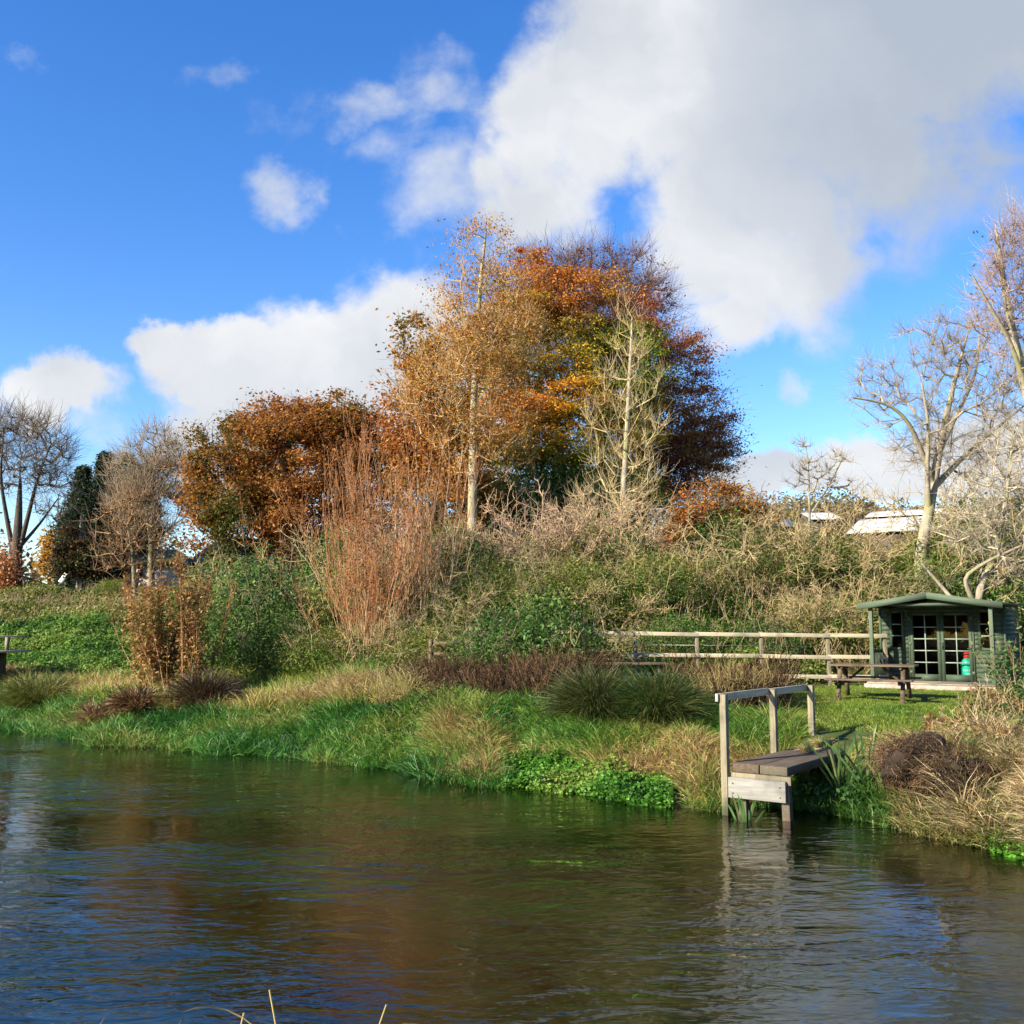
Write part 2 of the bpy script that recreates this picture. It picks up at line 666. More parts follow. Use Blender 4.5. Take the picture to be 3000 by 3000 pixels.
def tube_paths(mb, P, R, sides, colr):
    """P (n,k,3), R (n,k); one tapered tube per path"""
    n, k, _ = P.shape
    T = np.empty_like(P)
    T[:, 1:-1] = P[:, 2:] - P[:, :-2]
    T[:, 0] = P[:, 1] - P[:, 0]
    T[:, -1] = P[:, -1] - P[:, -2]
    T = unit(T)
    ref = np.zeros((n, 1, 3))
    mt = np.abs(T.mean(1))
    ref[np.arange(n), 0, np.argmin(mt, 1)] = 1
    U = unit(np.cross(T, np.broadcast_to(ref, T.shape)))
    Vv = np.cross(T, U)
    a = np.arange(sides) * 2 * PI / sides
    ring = U[:, :, None] * np.cos(a)[None, None, :, None] + Vv[:, :, None] * np.sin(a)[None, None, :, None]
    V = P[:, :, None] + ring * R[:, :, None, None]
    idx = np.arange(n * k * sides).reshape(n, k, sides)
    j = (np.arange(sides) + 1) % sides
    F = np.stack([idx[:, :-1], idx[:, :-1][..., j], idx[:, 1:][..., j], idx[:, 1:]], -1).reshape(-1, 4)
    colr = np.asarray(colr, float)
    if colr.ndim == 1:
        colr = np.tile(colr, (n, 1))
    mb.add(V.reshape(-1, 3), F, np.repeat(colr, k * sides, 0))


def paths(p0, d0, length, k, wander, grav, r):
    """random-walk paths: n starts -> (n,k+1,3)"""
    n = len(p0)
    d = unit(d0.copy())
    length = np.broadcast_to(length, (n,))
    P = np.empty((n, k + 1, 3))
    P[:, 0] = p0
    for i in range(k):
        d = unit(d + r.normal(size=(n, 3)) * wander + np.array([0, 0, grav]))
        P[:, i + 1] = P[:, i] + d * (length / k)[:, None]
    return P


def sub_branches(P, per, r, t0=.25, ang=.9, up=.0):
    """start points and directions of side shoots on the paths"""
    n, k, _ = P.shape
    t = r.uniform(t0, .98, (n, per)) * (k - 1)
    i = np.minimum(t.astype(int), k - 2)
    f = (t - i)[..., None]
    rows = np.arange(n)[:, None]
    a, b = P[rows, i], P[rows, i + 1]
    s = a * (1 - f) + b * f
    d = unit(b - a) + r.normal(size=s.shape) * ang * .6
    d[..., 2] += up
    return s.reshape(-1, 3), unit(d.reshape(-1, 3))


def poly(pts, k):
    """resample a polyline smoothly to k points"""
    pts = np.array(pts, float)
    t = np.linspace(0, 1, len(pts))
    tt = np.linspace(0, 1, k)
    # Catmull-Rom-ish: cubic through linear + smoothing
    out = np.stack([np.interp(tt, t, pts[:, i]) for i in range(3)], 1)
    for _ in range(2):
        out[1:-1] = out[1:-1] * .5 + (out[:-2] + out[2:]) * .25
    return out


def tips_in(blobs, n, r, hollow=.6, rough=.22, seed=1):
    """points in the union of ellipsoids (centre, radii)"""
    vol = np.array([b[1][0] * b[1][1] * b[1][2] for b in blobs]) ** .8
    pick = r.choice(len(blobs), n, p=vol / vol.sum())
    d = unit(r.normal(size=(n, 3)))
    rad = r.uniform(0, 1, n) ** (1 / 3 * hollow)
    Cn = np.array([blobs[i][0] for i in pick])
    Rn = np.array([blobs[i][1] for i in pick])
    wob = 1 + rough * snoise(d * 1.0 + Cn * .13, 3.5, seed, 3)
    return Cn + d * Rn * (rad * wob)[:, None]


def grow(limbs, tips, r, seg=.8, wander=.10, lower=.35, rt=.012, upcurve=.15, expo=.42):
    """connect every tip to the nearest limb or earlier branch. limbs: list of (k,3) arrays.
    returns segment arrays p0,p1,r0,r1"""
    pos, par = [], []
    for lb in limbs:
        for i, p in enumerate(lb):
            pos.append(p)
            par.append(len(pos) - 2 if i else -1)
    n_l = len(pos)
    cap = n_l + len(tips) * 14
    A = np.empty((cap, 3))
    A[:n_l] = pos
    cnt = n_l
    par = par + [0] * (cap - n_l)
    base = np.array(limbs[0][0])
    allL = np.array(pos)
    dl = np.array([np.min(np.linalg.norm(allL - t, axis=1)) for t in tips])
    order = np.argsort(dl)
    tipn = []
    for ti in order:
        t = tips[ti]
        dv = t - A[:cnt]
        dist = np.linalg.norm(dv, axis=1)
        cost = dist + lower * np.maximum(0, A[:cnt, 2] - t[2] + dist * .35)
        j = int(np.argmin(cost))
        Ld = dist[j]
        ns = max(1, min(12, int(Ld / seg)))
        a = A[j]
        prev = j
        side = r.normal(size=3) * wander * Ld
        for s in range(1, ns + 1):
            f = s / ns
            p = a * (1 - f) + t * f + side * math.sin(f * PI) + np.array([0, 0, -upcurve * Ld * math.sin(f * PI) * .6])
            A[cnt] = p
            par[cnt] = prev
            prev = cnt
            cnt += 1
        tipn.append(prev)
    w = np.zeros(cnt)
    w[tipn] = 1
    for i in range(cnt - 1, -1, -1):
        if par[i] >= 0:
            w[par[i]] += w[i]
    par = np.array(par[:cnt])
    rad = rt * np.maximum(w, 1) ** expo
    idx = np.arange(n_l, cnt)
    p1, p0 = A[idx], A[par[idx]]
    r1, r0 = rad[idx], np.minimum(rad[par[idx]], rad[idx] * 1.35)
    return p0, p1, r0, r1


def add_segs(mb, p0, p1, r0, r1, colr, sides=4):
    P = np.stack([p0, p1 + (p1 - p0) * .04], 1)
    tube_paths(mb, P, np.stack([r0, r1], 1), sides, colr)


def twig_fans(mb, C, D, per, length, rad, colr, r, wander=.25, grav=.05, spread=.7, k=3, sides=3):
    p0 = np.repeat(C, per, 0)
    d0 = unit(np.repeat(D, per, 0) + r.normal(size=(len(p0), 3)) * spread)
    ln = length * r.uniform(.4, 1.2, len(p0))
    P = paths(p0, d0, ln, k, wander, grav, r)
    R = np.tile(np.linspace(1, .35, k + 1) * rad, (len(p0), 1))
    cc = np.asarray(colr) * (1 + r.uniform(-.25, .25, (len(p0), 1)))
    tube_paths(mb, P, R, sides, cc)
    return P


def pblob(x, y, rx, ry, Y, depth=None):
    c = W(x, y, Y)
    s = Y / 3000
    return (c, np.array([rx * s, (depth if depth else rx * .85 * s), ry * s]))


def tree(name, label, cat, Y, trunk_px, blobs_px, seed, ntips=300, limbs_px=(), r_base=.25, r_top=.05, bark_m=None,
         twig=None, twig_n=5, twig_len=.9, twig_r=.011, twig_up=.15, leaves=None, nleaf=0, leaf=.16, cl=.45, group=None,
         seg=.8, hollow=.6, wander=.1, lower=.35, rt=.014, expo=.42, rough=.22, flat=.55, upc=.15, fall=None, mat_seg=None, clump=.45):
    """trunk_px: photo points of the trunk at distance Y, base first (base put on the ground).
    blobs_px: crown ellipsoids x,y,rx,ry(,dY). Everything is placed at its real distance and size."""
    r = rs(seed)
    base = G(trunk_px[0][0], Y)
    o = thing(name, label, cat, tuple(base), 0, group)
    tp = [base - base] + [W(x, y, Y + (0 if len(q) < 1 else q[0])) - base for (x, y, *q) in trunk_px[1:]]
    tp[0] = tp[0] - np.array([0, 0, .3])
    trunk = poly(tp, 24)
    limbs = [trunk]
    mb = MB()
    mb.smooth = True
    f = np.linspace(0, 1, 24)
    R = r_base * (1 - f) ** .8 + r_top
    R[0:2] *= np.array([1.5, 1.2])
    tube_paths(mb, trunk[None], R[None], 9, (.5, .5, .5))
    for lb in limbs_px:
        pts = [W(x, y, Y + dy) - base for (x, y, dy) in lb[1]]
        P = poly(pts, 14)
        # the limb starts on the trunk
        limbs.append(P)
        ff = np.linspace(0, 1, 14)
        tube_paths(mb, P[None], (lb[0] * (1 - ff) + .03)[None], 7, (.5, .5, .5))
    mb.build('trunk', bark_m or M_BARK, o)
    blobs = []
    for q in blobs_px:
        c, rad = pblob(q[0], q[1], q[2], q[3], Y + (q[4] if len(q) > 4 else 0))
        blobs.append((c - base, rad))
    tips = tips_in(blobs, ntips, r, hollow, rough, seed)
    p0, p1, r0, r1 = grow(limbs, tips, r, seg, wander, lower, rt, upc, expo)
    mb = MB()
    tw = np.array(twig if twig is not None else (.12, .10, .07))
    cc = tw * (1 + r.uniform(-.2, .2, (len(p0), 1)))
    add_segs(mb, p0, p1, r0, r1, cc)
    cen = np.mean([b[0] for b in blobs], 0)
    D = unit(unit(tips - cen) * .7 + np.array([0, 0, twig_up]) + r.normal(size=tips.shape) * .2)
    if twig_n:
        sel = r.choice(len(p1), min(len(p1), int(len(tips) * 1.6)), replace=False)
        C = np.concatenate([tips, p1[sel]])
        DD = np.concatenate([D, unit(unit(p1[sel] - p0[sel]) + np.array([0, 0, twig_up]))])
        twig_fans(mb, C, DD, twig_n, twig_len, twig_r, tw, r, grav=twig_up * .4)
    mb.build('branches', M_TWIG, o)
    if nleaf:
        per = r.poisson(nleaf / len(tips), len(tips))
        C = np.repeat(tips, per, 0)
        off = r.normal(size=C.shape) * cl * np.array([1, 1, flat])
        sh = r.uniform(.4, 1.4, (len(tips), 1))
        C = C + off * np.repeat(sh, per, 0)
        # gaps: thin the crown where the clump noise is low
        g = snoise(C, 1.6, seed + 9, 2)
        keep = g > -clump - r.rand(len(C)) * .5
        C = C[keep]
        if fall is not None:
            keep = fall(C + base, r)
            C = C[keep]
        mb = MB()
        leaf_quads(mb, C, leaf, leaves(C + base, r), r)
        mb.build('foliage', M_LEAF, o)
    return o


def P_(colors, seed, scale=.6, jit=.4):
    return lambda C, r: pal(C, colors, seed, scale, jit, r)


# ------------------------------------------------------------------ summerhouse
TH = math.radians(35)


def make_house():
    base = np.array([11.06, 26.6, 1.2])
    o = thing('summerhouse', 'dark green timber summerhouse with porch roof and glazed double doors', 'summerhouse', tuple(base), -TH)
    FL = .19   # floor level
    # plinth of pinkish concrete
    M_CON = plain('pink_concrete', (.36, .27, .22), .9, 0, 6, .3, .4)
    MB().box(-1.62, 1.55, -1.32, 2.35, -.35, .145).build('plinth', M_CON, o, .01)
    mb = MB()
    for i in range(13):
        y0 = -1.27 + i * .0975
        mb.box(-1.56, 1.53, y0, y0 + .092, .149, FL)
    mb.build('porch_floor', wood('porch_boards', (.22, .18, .13), (.40, .34, .26), 0), o)
    MB().box(-1.48, 1.48, .12, 2.2, .149, FL).build('floor', M_TABLE, o)
    EAV, RDG = 2.12, 2.36

    def roofz(x):
        return RDG - abs(x) * (RDG - EAV) / 1.5

    # shiplap front wall: courses broken at the openings
    openings = [(-1.24, -.93, 1.02, 1.98), (.93, 1.24, 1.02, 1.98), (-.76, .76, FL, 1.97)]
    mb = MB()
    H = .118
    z = FL
    while z < RDG - .02:
        z1 = z + H - .005
        segs = [(-1.5, 1.5)]
        for (a, b, zb, zt) in openings:
            if zb < z + H * .5 < zt:
                ns = []
                for (s0, s1) in segs:
                    if b <= s0 or a >= s1:
                        ns.append((s0, s1))
                    else:
                        if a > s0:
                            ns.append((s0, a))
                        if b < s1:
                            ns.append((b, s1))
                segs = ns
        for (s0, s1) in segs:
            if z1 > EAV:
                w = max(0, (RDG - z1) * 1.5 / (RDG - EAV))
                s0, s1 = max(s0, -w), min(s1, w)
                if s1 - s0 < .05:
                    continue
            # bevelled board face: bottom proud, top set back
            v = [(s0, -.018, z), (s1, -.018, z), (s1, -.004, z1), (s0, -.004, z1), (s0, .012, z), (s1, .012, z), (s1, .012, z1), (s0, .012, z1)]
            f = [(0, 1, 2, 3), (5, 4, 7, 6), (3, 2, 6, 7), (0, 4, 5, 1), (0, 3, 7, 4), (1, 5, 6, 2)]
            mb.add(v, f)
            mb.box(s0 + .002, s1 - .002, .0125, .03, z + .001, z + H - .001)
        z += H
    mb.build('front_wall', M_PAINT, o)
    for nm, x, sx in (('side_wall', -1.5, 1), ('side_wall', 1.5, -1)):
        mb = MB()
        z = FL
        while z < EAV - .04:
            mb.box(min(x, x + sx * .03), max(x, x + sx * .03), .0, 2.2, z, z + H - .006)
            mb.box(min(x + sx * .008, x + sx * .04), max(x + sx * .008, x + sx * .04), .032, 2.19, z - .004, z + H - .002)
            z += H
        mb.build(nm, M_PAINT, o)
    mb = MB()
    mb.add([(-1.5, 2.2, FL), (1.5, 2.2, FL), (1.5, 2.2, EAV), (0, 2.2, RDG), (-1.5, 2.2, EAV)], [(0, 1, 2, 3, 4)])
    mb.add([(-1.5, 2.23, FL), (1.5, 2.23, FL), (1.5, 2.23, EAV), (0, 2.23, RDG), (-1.5, 2.23, EAV)], [(4, 3, 2, 1, 0)])
    mb.build('back_wall', M_PAINT, o)
    # interior lining of warm boards seen through the glass
    MB().box(-1.44, 1.44, 2.12, 2.17, FL + .003, EAV - .05).build('lining', wood('inner_boards', (.05, .03, .018), (.12, .075, .04), 2), o)
    # corner trims
    for x in (-1.515, 1.515):
        MB().box(x - .025, x + .025, -.03, -.0185, FL, EAV - .03).build('corner_trim', M_PAINT, o)
    # roof: two slopes of board with felt on top, and the fascia boards
    M_FELT = plain('roof_felt', (.06, .07, .05), .95, 0, 20, .4, .4)
    mb, mf = MB(), MB()
    HW = 1.72
    for sx in (-1, 1):
        def zr(x):
            return RDG + .01 - abs(x) * .265 / 1.7 + .02
        for (m_, dz, th) in ((mb, 0, .02), (mf, .0225, .012)):
            v = []
            for y in (-1.33, 2.4):
                for x in (0, HW - .005):
                    for k in (0, th):
                        v.append((sx * x, y, zr(x) + dz + k))
            f = [(0, 2, 3, 1), (4, 5, 7, 6), (0, 1, 5, 4), (2, 6, 7, 3), (0, 4, 6, 2), (1, 3, 7, 5)]
            m_.add(v, f)
    mb.build('roof', M_PAINT, o)
    mf.build('roof_felt', M_FELT, o)
    for sx in (-1, 1):
        mb = MB()
        v = []
        for y in (-1.355, -1.333):
            for x, zt in ((0.0, RDG + .075), (HW, RDG + .075 - .27)):
                v.append((sx * x, y, zt - .155))
                v.append((sx * x, y, zt))
        f = [(0, 2, 3, 1), (4, 5, 7, 6), (0, 1, 5, 4), (2, 6, 7, 3), (0, 4, 6, 2), (1, 3, 7, 5)]
        mb.add(v, f)
        mb.build('fascia', M_PAINTD, o)
    # posts and beam
    for x in (-1.42, 1.42):
        MB().box(x - .045, x + .045, -1.23, -1.14, FL, EAV + .02).build('post', M_PAINTD, o, .006)
        MB().box(x - .03, x + .03, -1.139, -.02, EAV - .05, EAV + .02).build('side_beam', M_PAINT, o)
    MB().box(-1.37, 1.37, -1.21, -1.17, EAV - .02, EAV + .05).build('front_beam', M_PAINT, o)
    # left balustrade
    mb = MB().box(-1.45, -1.39, -1.139, -.035, .96, 1.01).box(-1.44, -1.40, -1.139, -.035, .27, .31)
    for i in range(9):
        y = -1.03 + i * .112
        mb.box(-1.437, -1.403, y - .02, y + .02, .309, .961)
    mb.build('balustrade', M_PAINT, o)
    # windows and doors
    mg, t, bb = newmat('window_glass')
    t.nodes.remove(bb)
    gl = t.nodes.new('ShaderNodeBsdfGlossy')
    gl.inputs['Roughness'].default_value = .02
    tr = t.nodes.new('ShaderNodeBsdfTransparent')
    tr.inputs['Color'].default_value = (.78, .85, .82, 1)
    fr = t.nodes.new('ShaderNodeFresnel')
    fr.inputs['IOR'].default_value = 1.35
    ms = t.nodes.new('ShaderNodeMixShader')
    t.links.new(fr.outputs[0], ms.inputs[0])
    t.links.new(tr.outputs[0], ms.inputs[1])
    t.links.new(gl.outputs[0], ms.inputs[2])
    t.links.new(ms.outputs[0], t.nodes['Material Output'].inputs[0])
    M_BAR = plain('pale_glazing_bar', (.22, .27, .22), .6, 0, 9, .2, .1)
    for cx in (-1.085, 1.085):
        mb = MB()
        x0, x1, z0, z1 = cx - .155, cx + .155, 1.02, 1.98
        mb.box(x0 - .03, x0 + .035, -.035, -.0195, z0 - .04, z1 + .04)
        mb.box(x1 - .035, x1 + .03, -.035, -.0195, z0 - .04, z1 + .04)
        mb.box(x0 + .0355, x1 - .0355, -.035, -.0195, z0 - .04, z0 + .03)
        mb.box(x0 + .0355, x1 - .0355, -.035, -.0195, z1 - .03, z1 + .04)
        w = mb.build('window', M_PAINT, o)
        for k in (1, 2):
            zz = z0 + .03 + (z1 - z0 - .06) * k / 3
            MB().box(x0 + .034, x1 - .034, -.028, .01, zz - .014, zz + .014).build('glazing_bar', M_BAR, w)
        MB().add([(x0 + .03, -.002, z0 + .02), (x1 - .03, -.002, z0 + .02), (x1 - .03, -.002, z1 - .02), (x0 + .03, -.002, z1 - .02)], [(0, 1, 2, 3)]).build('pane', mg, w)
    for sx in (-1, 1):
        xa, xb = (-.755, -.003) if sx < 0 else (.003, .755)
        z0, z1 = FL + .005, 1.965
        mb = MB()
        mb.box(xa, xa + .085, -.045, -.005, z0, z1)
        mb.box(xb - .085, xb, -.045, -.005, z0, z1)
        mb.box(xa + .0852, xb - .0852, -.043, -.006, z0, z0 + .17)
        mb.box(xa + .0852, xb - .0852, -.043, -.006, z1 - .09, z1)
        d = mb.build('door', M_PAINT, o)
        mb = MB()
        ax, bx = xa + .0855, xb - .0855
        zb, zt = z0 + .1705, z1 - .0905
        mb.box((ax + bx) / 2 - .013, (ax + bx) / 2 + .013, -.036, -.012, zb, zt)
        mb.build('glazing_bar', M_BAR, d)
        for k in range(1, 5):
            zz = zb + (zt - zb) * k / 5
            MB().box(ax, bx, -.034, -.013, zz - .013, zz + .013).build('glazing_bar', M_BAR, d)
        MB().add([(ax, -.02, zb), (bx, -.02, zb), (bx, -.02, zt), (ax, -.02, zt)], [(0, 1, 2, 3)]).build('pane', mg, d)
        M_IRON = plain('black_iron', (.03, .03, .035), .4, .6, 30, .3, 0)
        if sx > 0:
            mb = MB()
            mb.box(xa + .025, xa + .06, -.052, -.0455, 1.0, 1.17)
            mb.beam((xa + .042, -.075, 1.09), (xa + .15, -.08, 1.09), .016, .016)
            mb.beam((xa + .042, -.046, 1.09), (xa + .042, -.083, 1.09), .014, .014)
            mb.build('handle', M_IRON, d)
        hx = xb if sx > 0 else xa
        for zz in (.42, 1.15, 1.8):
            MB().box(hx - .03, hx + .035, -.05, -.0455, zz - .035, zz + .035).build('hinge', M_PAINTD, d)
    mb = MB()
    mb.box(-.80, -.762, -.04, -.0195, FL, 2.0)
    mb.box(.762, .80, -.04, -.0195, FL, 2.0)
    mb.box(-.7615, .7615, -.04, -.0195, 1.975, 2.02)
    mb.build('door_frame', M_PAINT, o)
    rot = Matrix.Rotation(-TH, 4, 'Z')

    def hw(x, y, z):
        p = rot @ Vector((x, y, z))
        return (base[0] + p.x, base[1] + p.y, base[2] + p.z)

    g = thing('gas_cylinder', 'turquoise gas cylinder with red cap standing inside the right glazed door', 'gas cylinder', hw(.56, .22, FL + .002), -TH)
    mb = MB()
    mb.smooth = True
    mb.lathe([(.0, 0), (.13, 0), (.145, .03), (.15, .06), (.15, .46), (.135, .53), (.09, .575), (.05, .59), (.0, .59)], 24)
    mb.build('body', plain('turquoise_enamel', (.02, .42, .30), .3, 0, 4, .15, 0, .5), g)
    mb = MB()
    mb.smooth = True
    mb.lathe([(.06, .585), (.085, .60), (.09, .68), (.075, .73), (.03, .75), (0, .75)], 20)
    mb.build('cap', plain('red_plastic', (.55, .03, .02), .4, 0, 4, .1, 0, .5), g)
    for txt, zz, s in (('CALOR', .27, .075), ('GAS', .18, .06)):
        cu = bpy.data.curves.new('lettering', 'FONT')
        cu.body = txt
        cu.size = s
        cu.align_x = 'CENTER'
        cu.extrude = .002
        tmp = bpy.data.objects.new('lettering', cu)
        col.objects.link(tmp)
        dg = bpy.context.evaluated_depsgraph_get()
        me = bpy.data.meshes.new_from_object(tmp.evaluated_get(dg))
        bpy.data.objects.remove(tmp)
        # wrap the word round the cylinder
        for v_ in me.vertices:
            a = v_.co.x / .152 + .25
            z_ = v_.co.y
            rr = .1525 + v_.co.z
            v_.co = (rr * math.sin(a), -rr * math.cos(a), zz + z_)
        me.materials.append(plain('white_print', (.6, .75, .7), .5, 0, 5, .05, 0))
        place('lettering', me, g)
    # a lamp glowing orange inside the right window
    lp = thing('hanging_lamp', 'small orange glowing lamp seen through the upper right window', 'lamp', hw(1.13, .35, 1.66), -TH)
    m, t, b = newmat('lamp_glow')
    b.inputs['Base Color'].default_value = (.9, .5, .15, 1)
    b.inputs['Emission Color'].default_value = (1, .42, .10, 1)
    b.inputs['Emission Strength'].default_value = 1.6
    mb = MB()
    mb.smooth = True
    mb.lathe([(0, -.05), (.04, -.04), (.06, 0), (.045, .05), (.02, .07), (0, .07)], 16)
    mb.build('bulb', m, lp)
    MB().beam((0, 0, .075), (0, 0, .35), .008, .008, (1, 0, 0)).build('cord', plain('black_flex', (.02, .02, .02), .6), lp)
    return o


make_house()


# ------------------------------------------------------------------ picnic tables
def make_table(loc, rz, label):
    o = thing('picnic_table', label, 'picnic table', loc, rz, 'picnic tables')
    Lh = .9
    mb = MB()
    for k in range(5):
        y = -.33 + k * .165
        mb.box(-Lh, Lh, y - .076, y + .076, .72, .758)
    mb.build('tabletop', M_TABLE, o, .004)
    for s in (-1, 1):
        mb = MB()
        for k in range(2):
            y = s * (.66 + k * .135)
            mb.box(-Lh, Lh, y - .062, y + .062, .43, .466)
        mb.build('seat', M_TABLE, o, .004)
    for sx in (-1, 1):
        x = sx * .66
        for s in (-1, 1):
            MB().beam((x, s * .26, .719), (x, s * .62, -.04), .042, .09, (1, 0, 0)).build('leg', M_TABLE, o)
        MB().box(x - .066 if sx > 0 else x + .024, x - .024 if sx > 0 else x + .066, -.74, .74, .34, .429).build('cross_beam', M_TABLE, o)
        MB().box(x - .066 if sx > 0 else x + .024, x - .024 if sx > 0 else x + .066, -.36, .36, .655, .719).build('top_bearer', M_TABLE, o)
        MB().beam((sx * .58, 0, .37), (sx * .2, 0, .70), .05, .07, (0, 1, 0)).build('brace', M_TABLE, o)
    return o


p = G(2562, 22.9)
make_table(tuple(p), -math.radians(28), 'weathered brown picnic table with A-frame legs on the lawn beside the summerhouse')
p = G(1845, 24.6)
make_table((p[0], p[1], p[2] - .05), math.radians(6), 'brown picnic table half hidden behind dead willowherb in front of the rail fence')


# ------------------------------------------------------------------ jetty
def make_jetty():
    base = (3.18, 15.6, 0)
    ang = math.atan2(.8, .6)
    o = thing('jetty', 'weathered timber jetty with handrail on its left side over the water', 'jetty', base, ang)
    # local x: along the deck towards the bank; local y: left (negative = right side)
    for x, zt in ((0, 1.76), (1.86, 1.745), (3.55, 1.74)):
        MB().box(x - .05, x + .05, -.05, .05, -.55 if x < 1 else .2, zt).build('post', M_TIMBER, o, .005)
    mb = MB()
    mb.box(-.10, 1.80, .051, .09, 1.655, 1.77)
    mb.box(1.81, 3.60, .0515, .0905, 1.64, 1.755)
    mb.build('handrail', M_TIMBERX, o, .004)
    mb = MB()
    for k, (a, b_) in enumerate(((-.50, -.08), (-.93, -.507))):
        mb.box(.06 + .02 * k, 4.25 - .1 * k, a, b_, .62, .755 - .004 * k)
    mb.build('deck', M_DECK, o, .012)
    MB().box(-.035, -.002 + .03, -.94, -.051, .26, .555).build('front_board', wood('front_board_wood', (.13, .13, .115), (.32, .31, .27), 1, 16), o, .004)
    MB().box(.03, .075, -1.0, -.06, .50, .618).build('bearer', M_TIMBER, o, .004)
    for x, y in ((.09, -.90), (.12, -.22), (2.2, -.85), (2.2, -.2)):
        MB().beam((x, y, .619), (x + .02, y - .02, -.6), .12, .12, (1, 0, 0)).build('leg', M_DECK, o, .006)
    MB().box(2.12, 2.28, -.95, -.1, .5, .6185).build('bearer', M_DECK, o)
    # block on the bank
    MB().box(4.3, 4.55, -1.0, -.82, .45, .80).build('end_block', M_TIMBER, o, .008)
    # bolt heads on the front board
    M_BOLT = plain('rusty_bolt', (.10, .06, .04), .7)
    for y in (-.13, -.86):
        for z in (.33, .47):
            mb = MB()
            mb.lathe([(0, 0), (.012, 0), (.012, .006), (0, .008)], 8, (0, 0, 0))
            v_ = mb.v[-1]
            mb.v[-1] = np.stack([-.036 - v_[:, 2], v_[:, 0] + y, v_[:, 1] + z], 1)
            mb.build('bolt', M_BOLT, o)


make_jetty()


# ------------------------------------------------------------------ post and rail fence
def make_fence():
    Yf = 27.0
    o = thing('fence', 'pale timber post and rail fence running left of the summerhouse', 'fence', (0, Yf, 0))
    r = rs(5)
    pxs = [1382, 1545, 1700, 1865, 2046, 2234, 2432, 2600]
    pts = [G(x, Yf) for x in pxs]
    top = lambda x: 2.75 - (8 + (x - 1780) * .010) / 3000 * Yf
    for x, p in zip(pxs, pts):
        h = top(x) + (.02 if x > 1400 else .06)
        MB().beam((p[0] - .03 + r.normal() * .01, 0, h), (p[0] + .02, 0, .9), .085, .1, (0, 1, 0)).build('post', M_TIMBER, o, .004)
    for k, (dz, x0) in enumerate(((.055, 1545), (.61, 1545), (1.12, 1700))):
        for i in range(len(pxs) - 1):
            if pxs[i] < x0 - 5:
                continue
            a, b = pts[i], pts[i + 1]
            MB().beam((a[0] + .003 - .04, -.07 - .002 * (i % 2), top(pxs[i]) - dz), (b[0] - .003 + .02, -.07 - .002 * (i % 2), top(pxs[i + 1]) - dz - .01 + r.normal() * .008), .038, .10, (0, 0, 1)).build('rail', M_TIMBERX, o, .004)
    # a strand of wire between the rails
    mb = MB()
    mb.beam((pts[3][0], .06, top(1900) - .35), (pts[-1][0], .06, top(2580) - .35), .006, .006)
    mb.build('wire', plain('galvanised_wire', (.35, .36, .36), .4, .8), o)
    # gate at the left end
    g = thing('gate', 'old brown timber gate at the left end of the rail fence', 'gate', (pts[0][0] - .13, Yf, pts[0][2]))
    for x in (0, -.95):
        MB().box(x - .045, x + .045, -.045, .045, -.1, 1.12).build('stile', M_TABLE, g)
    mb = MB()
    for z in (.2, .45, .7, .98):
        mb.box(-.904, -.046, -.02, .02, z, z + .08)
    mb.build('bar', M_TABLE, g)


make_fence()

# little bridge at the left edge
b = G(-10, 33.0)
o = thing('footbridge', 'small grey timber footbridge with a rail at the left edge', 'footbridge', (b[0], b[1], 0))
zt = W(0, 1862, 33)[2]
zd = W(0, 1905, 33)[2]
MB().box(-3, .8, -.05, .05, zt - .05, zt).build('handrail', M_TIMBERX, o)
for x in (-1.6, .25):
    MB().box(x - .05, x + .05, -.049, .049, zd + .001, zt - .051).build('post', M_TIMBER, o)
MB().box(-3, .62, -.12, .9, zd - .07, zd).build('deck', M_TIMBERX, o)
for x in (-2.4, -.2):
    MB().box(x - .06, x + .06, .0, .8, .3, zd - .071).build('leg', M_DECK, o)

# ------------------------------------------------------------------ buildings behind the trees
M_CREAM = plain('cream_render', (.62, .58, .46), .9, 0, 3, .12, .2)
M_SLATE = plain('slate_roof', (.16, .155, .15), .8, 0, 12, .35, .5)
M_MOSSY = plain('mossy_roof', (.17, .15, .06), .95, 0, 9, .5, .6)
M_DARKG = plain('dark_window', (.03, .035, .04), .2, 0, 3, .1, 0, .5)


def brickmat():
    m, t, b = newmat('orange_brick')
    br = t.nodes.new('ShaderNodeTexBrick')
    tcn = t.nodes.new('ShaderNodeTexCoord')
    mp = t.nodes.new('ShaderNodeMapping')
    mp.inputs['Rotation'].default_value = (PI / 2, 0, 0)
    t.links.new(tcn.outputs['Object'], mp.inputs[0])
    t.links.new(mp.outputs[0], br.inputs['Vector'])
    br.inputs['Scale'].default_value = 5
    br.inputs['Color1'].default_value = (.36, .16, .08, 1)
    br.inputs['Color2'].default_value = (.42, .22, .12, 1)
    br.inputs['Mortar'].default_value = (.4, .36, .3, 1)
    t.links.new(br.outputs[0], b.inputs['Base Color'])
    b.inputs['Roughness'].default_value = .9
    return m


M_BRICK = brickmat()


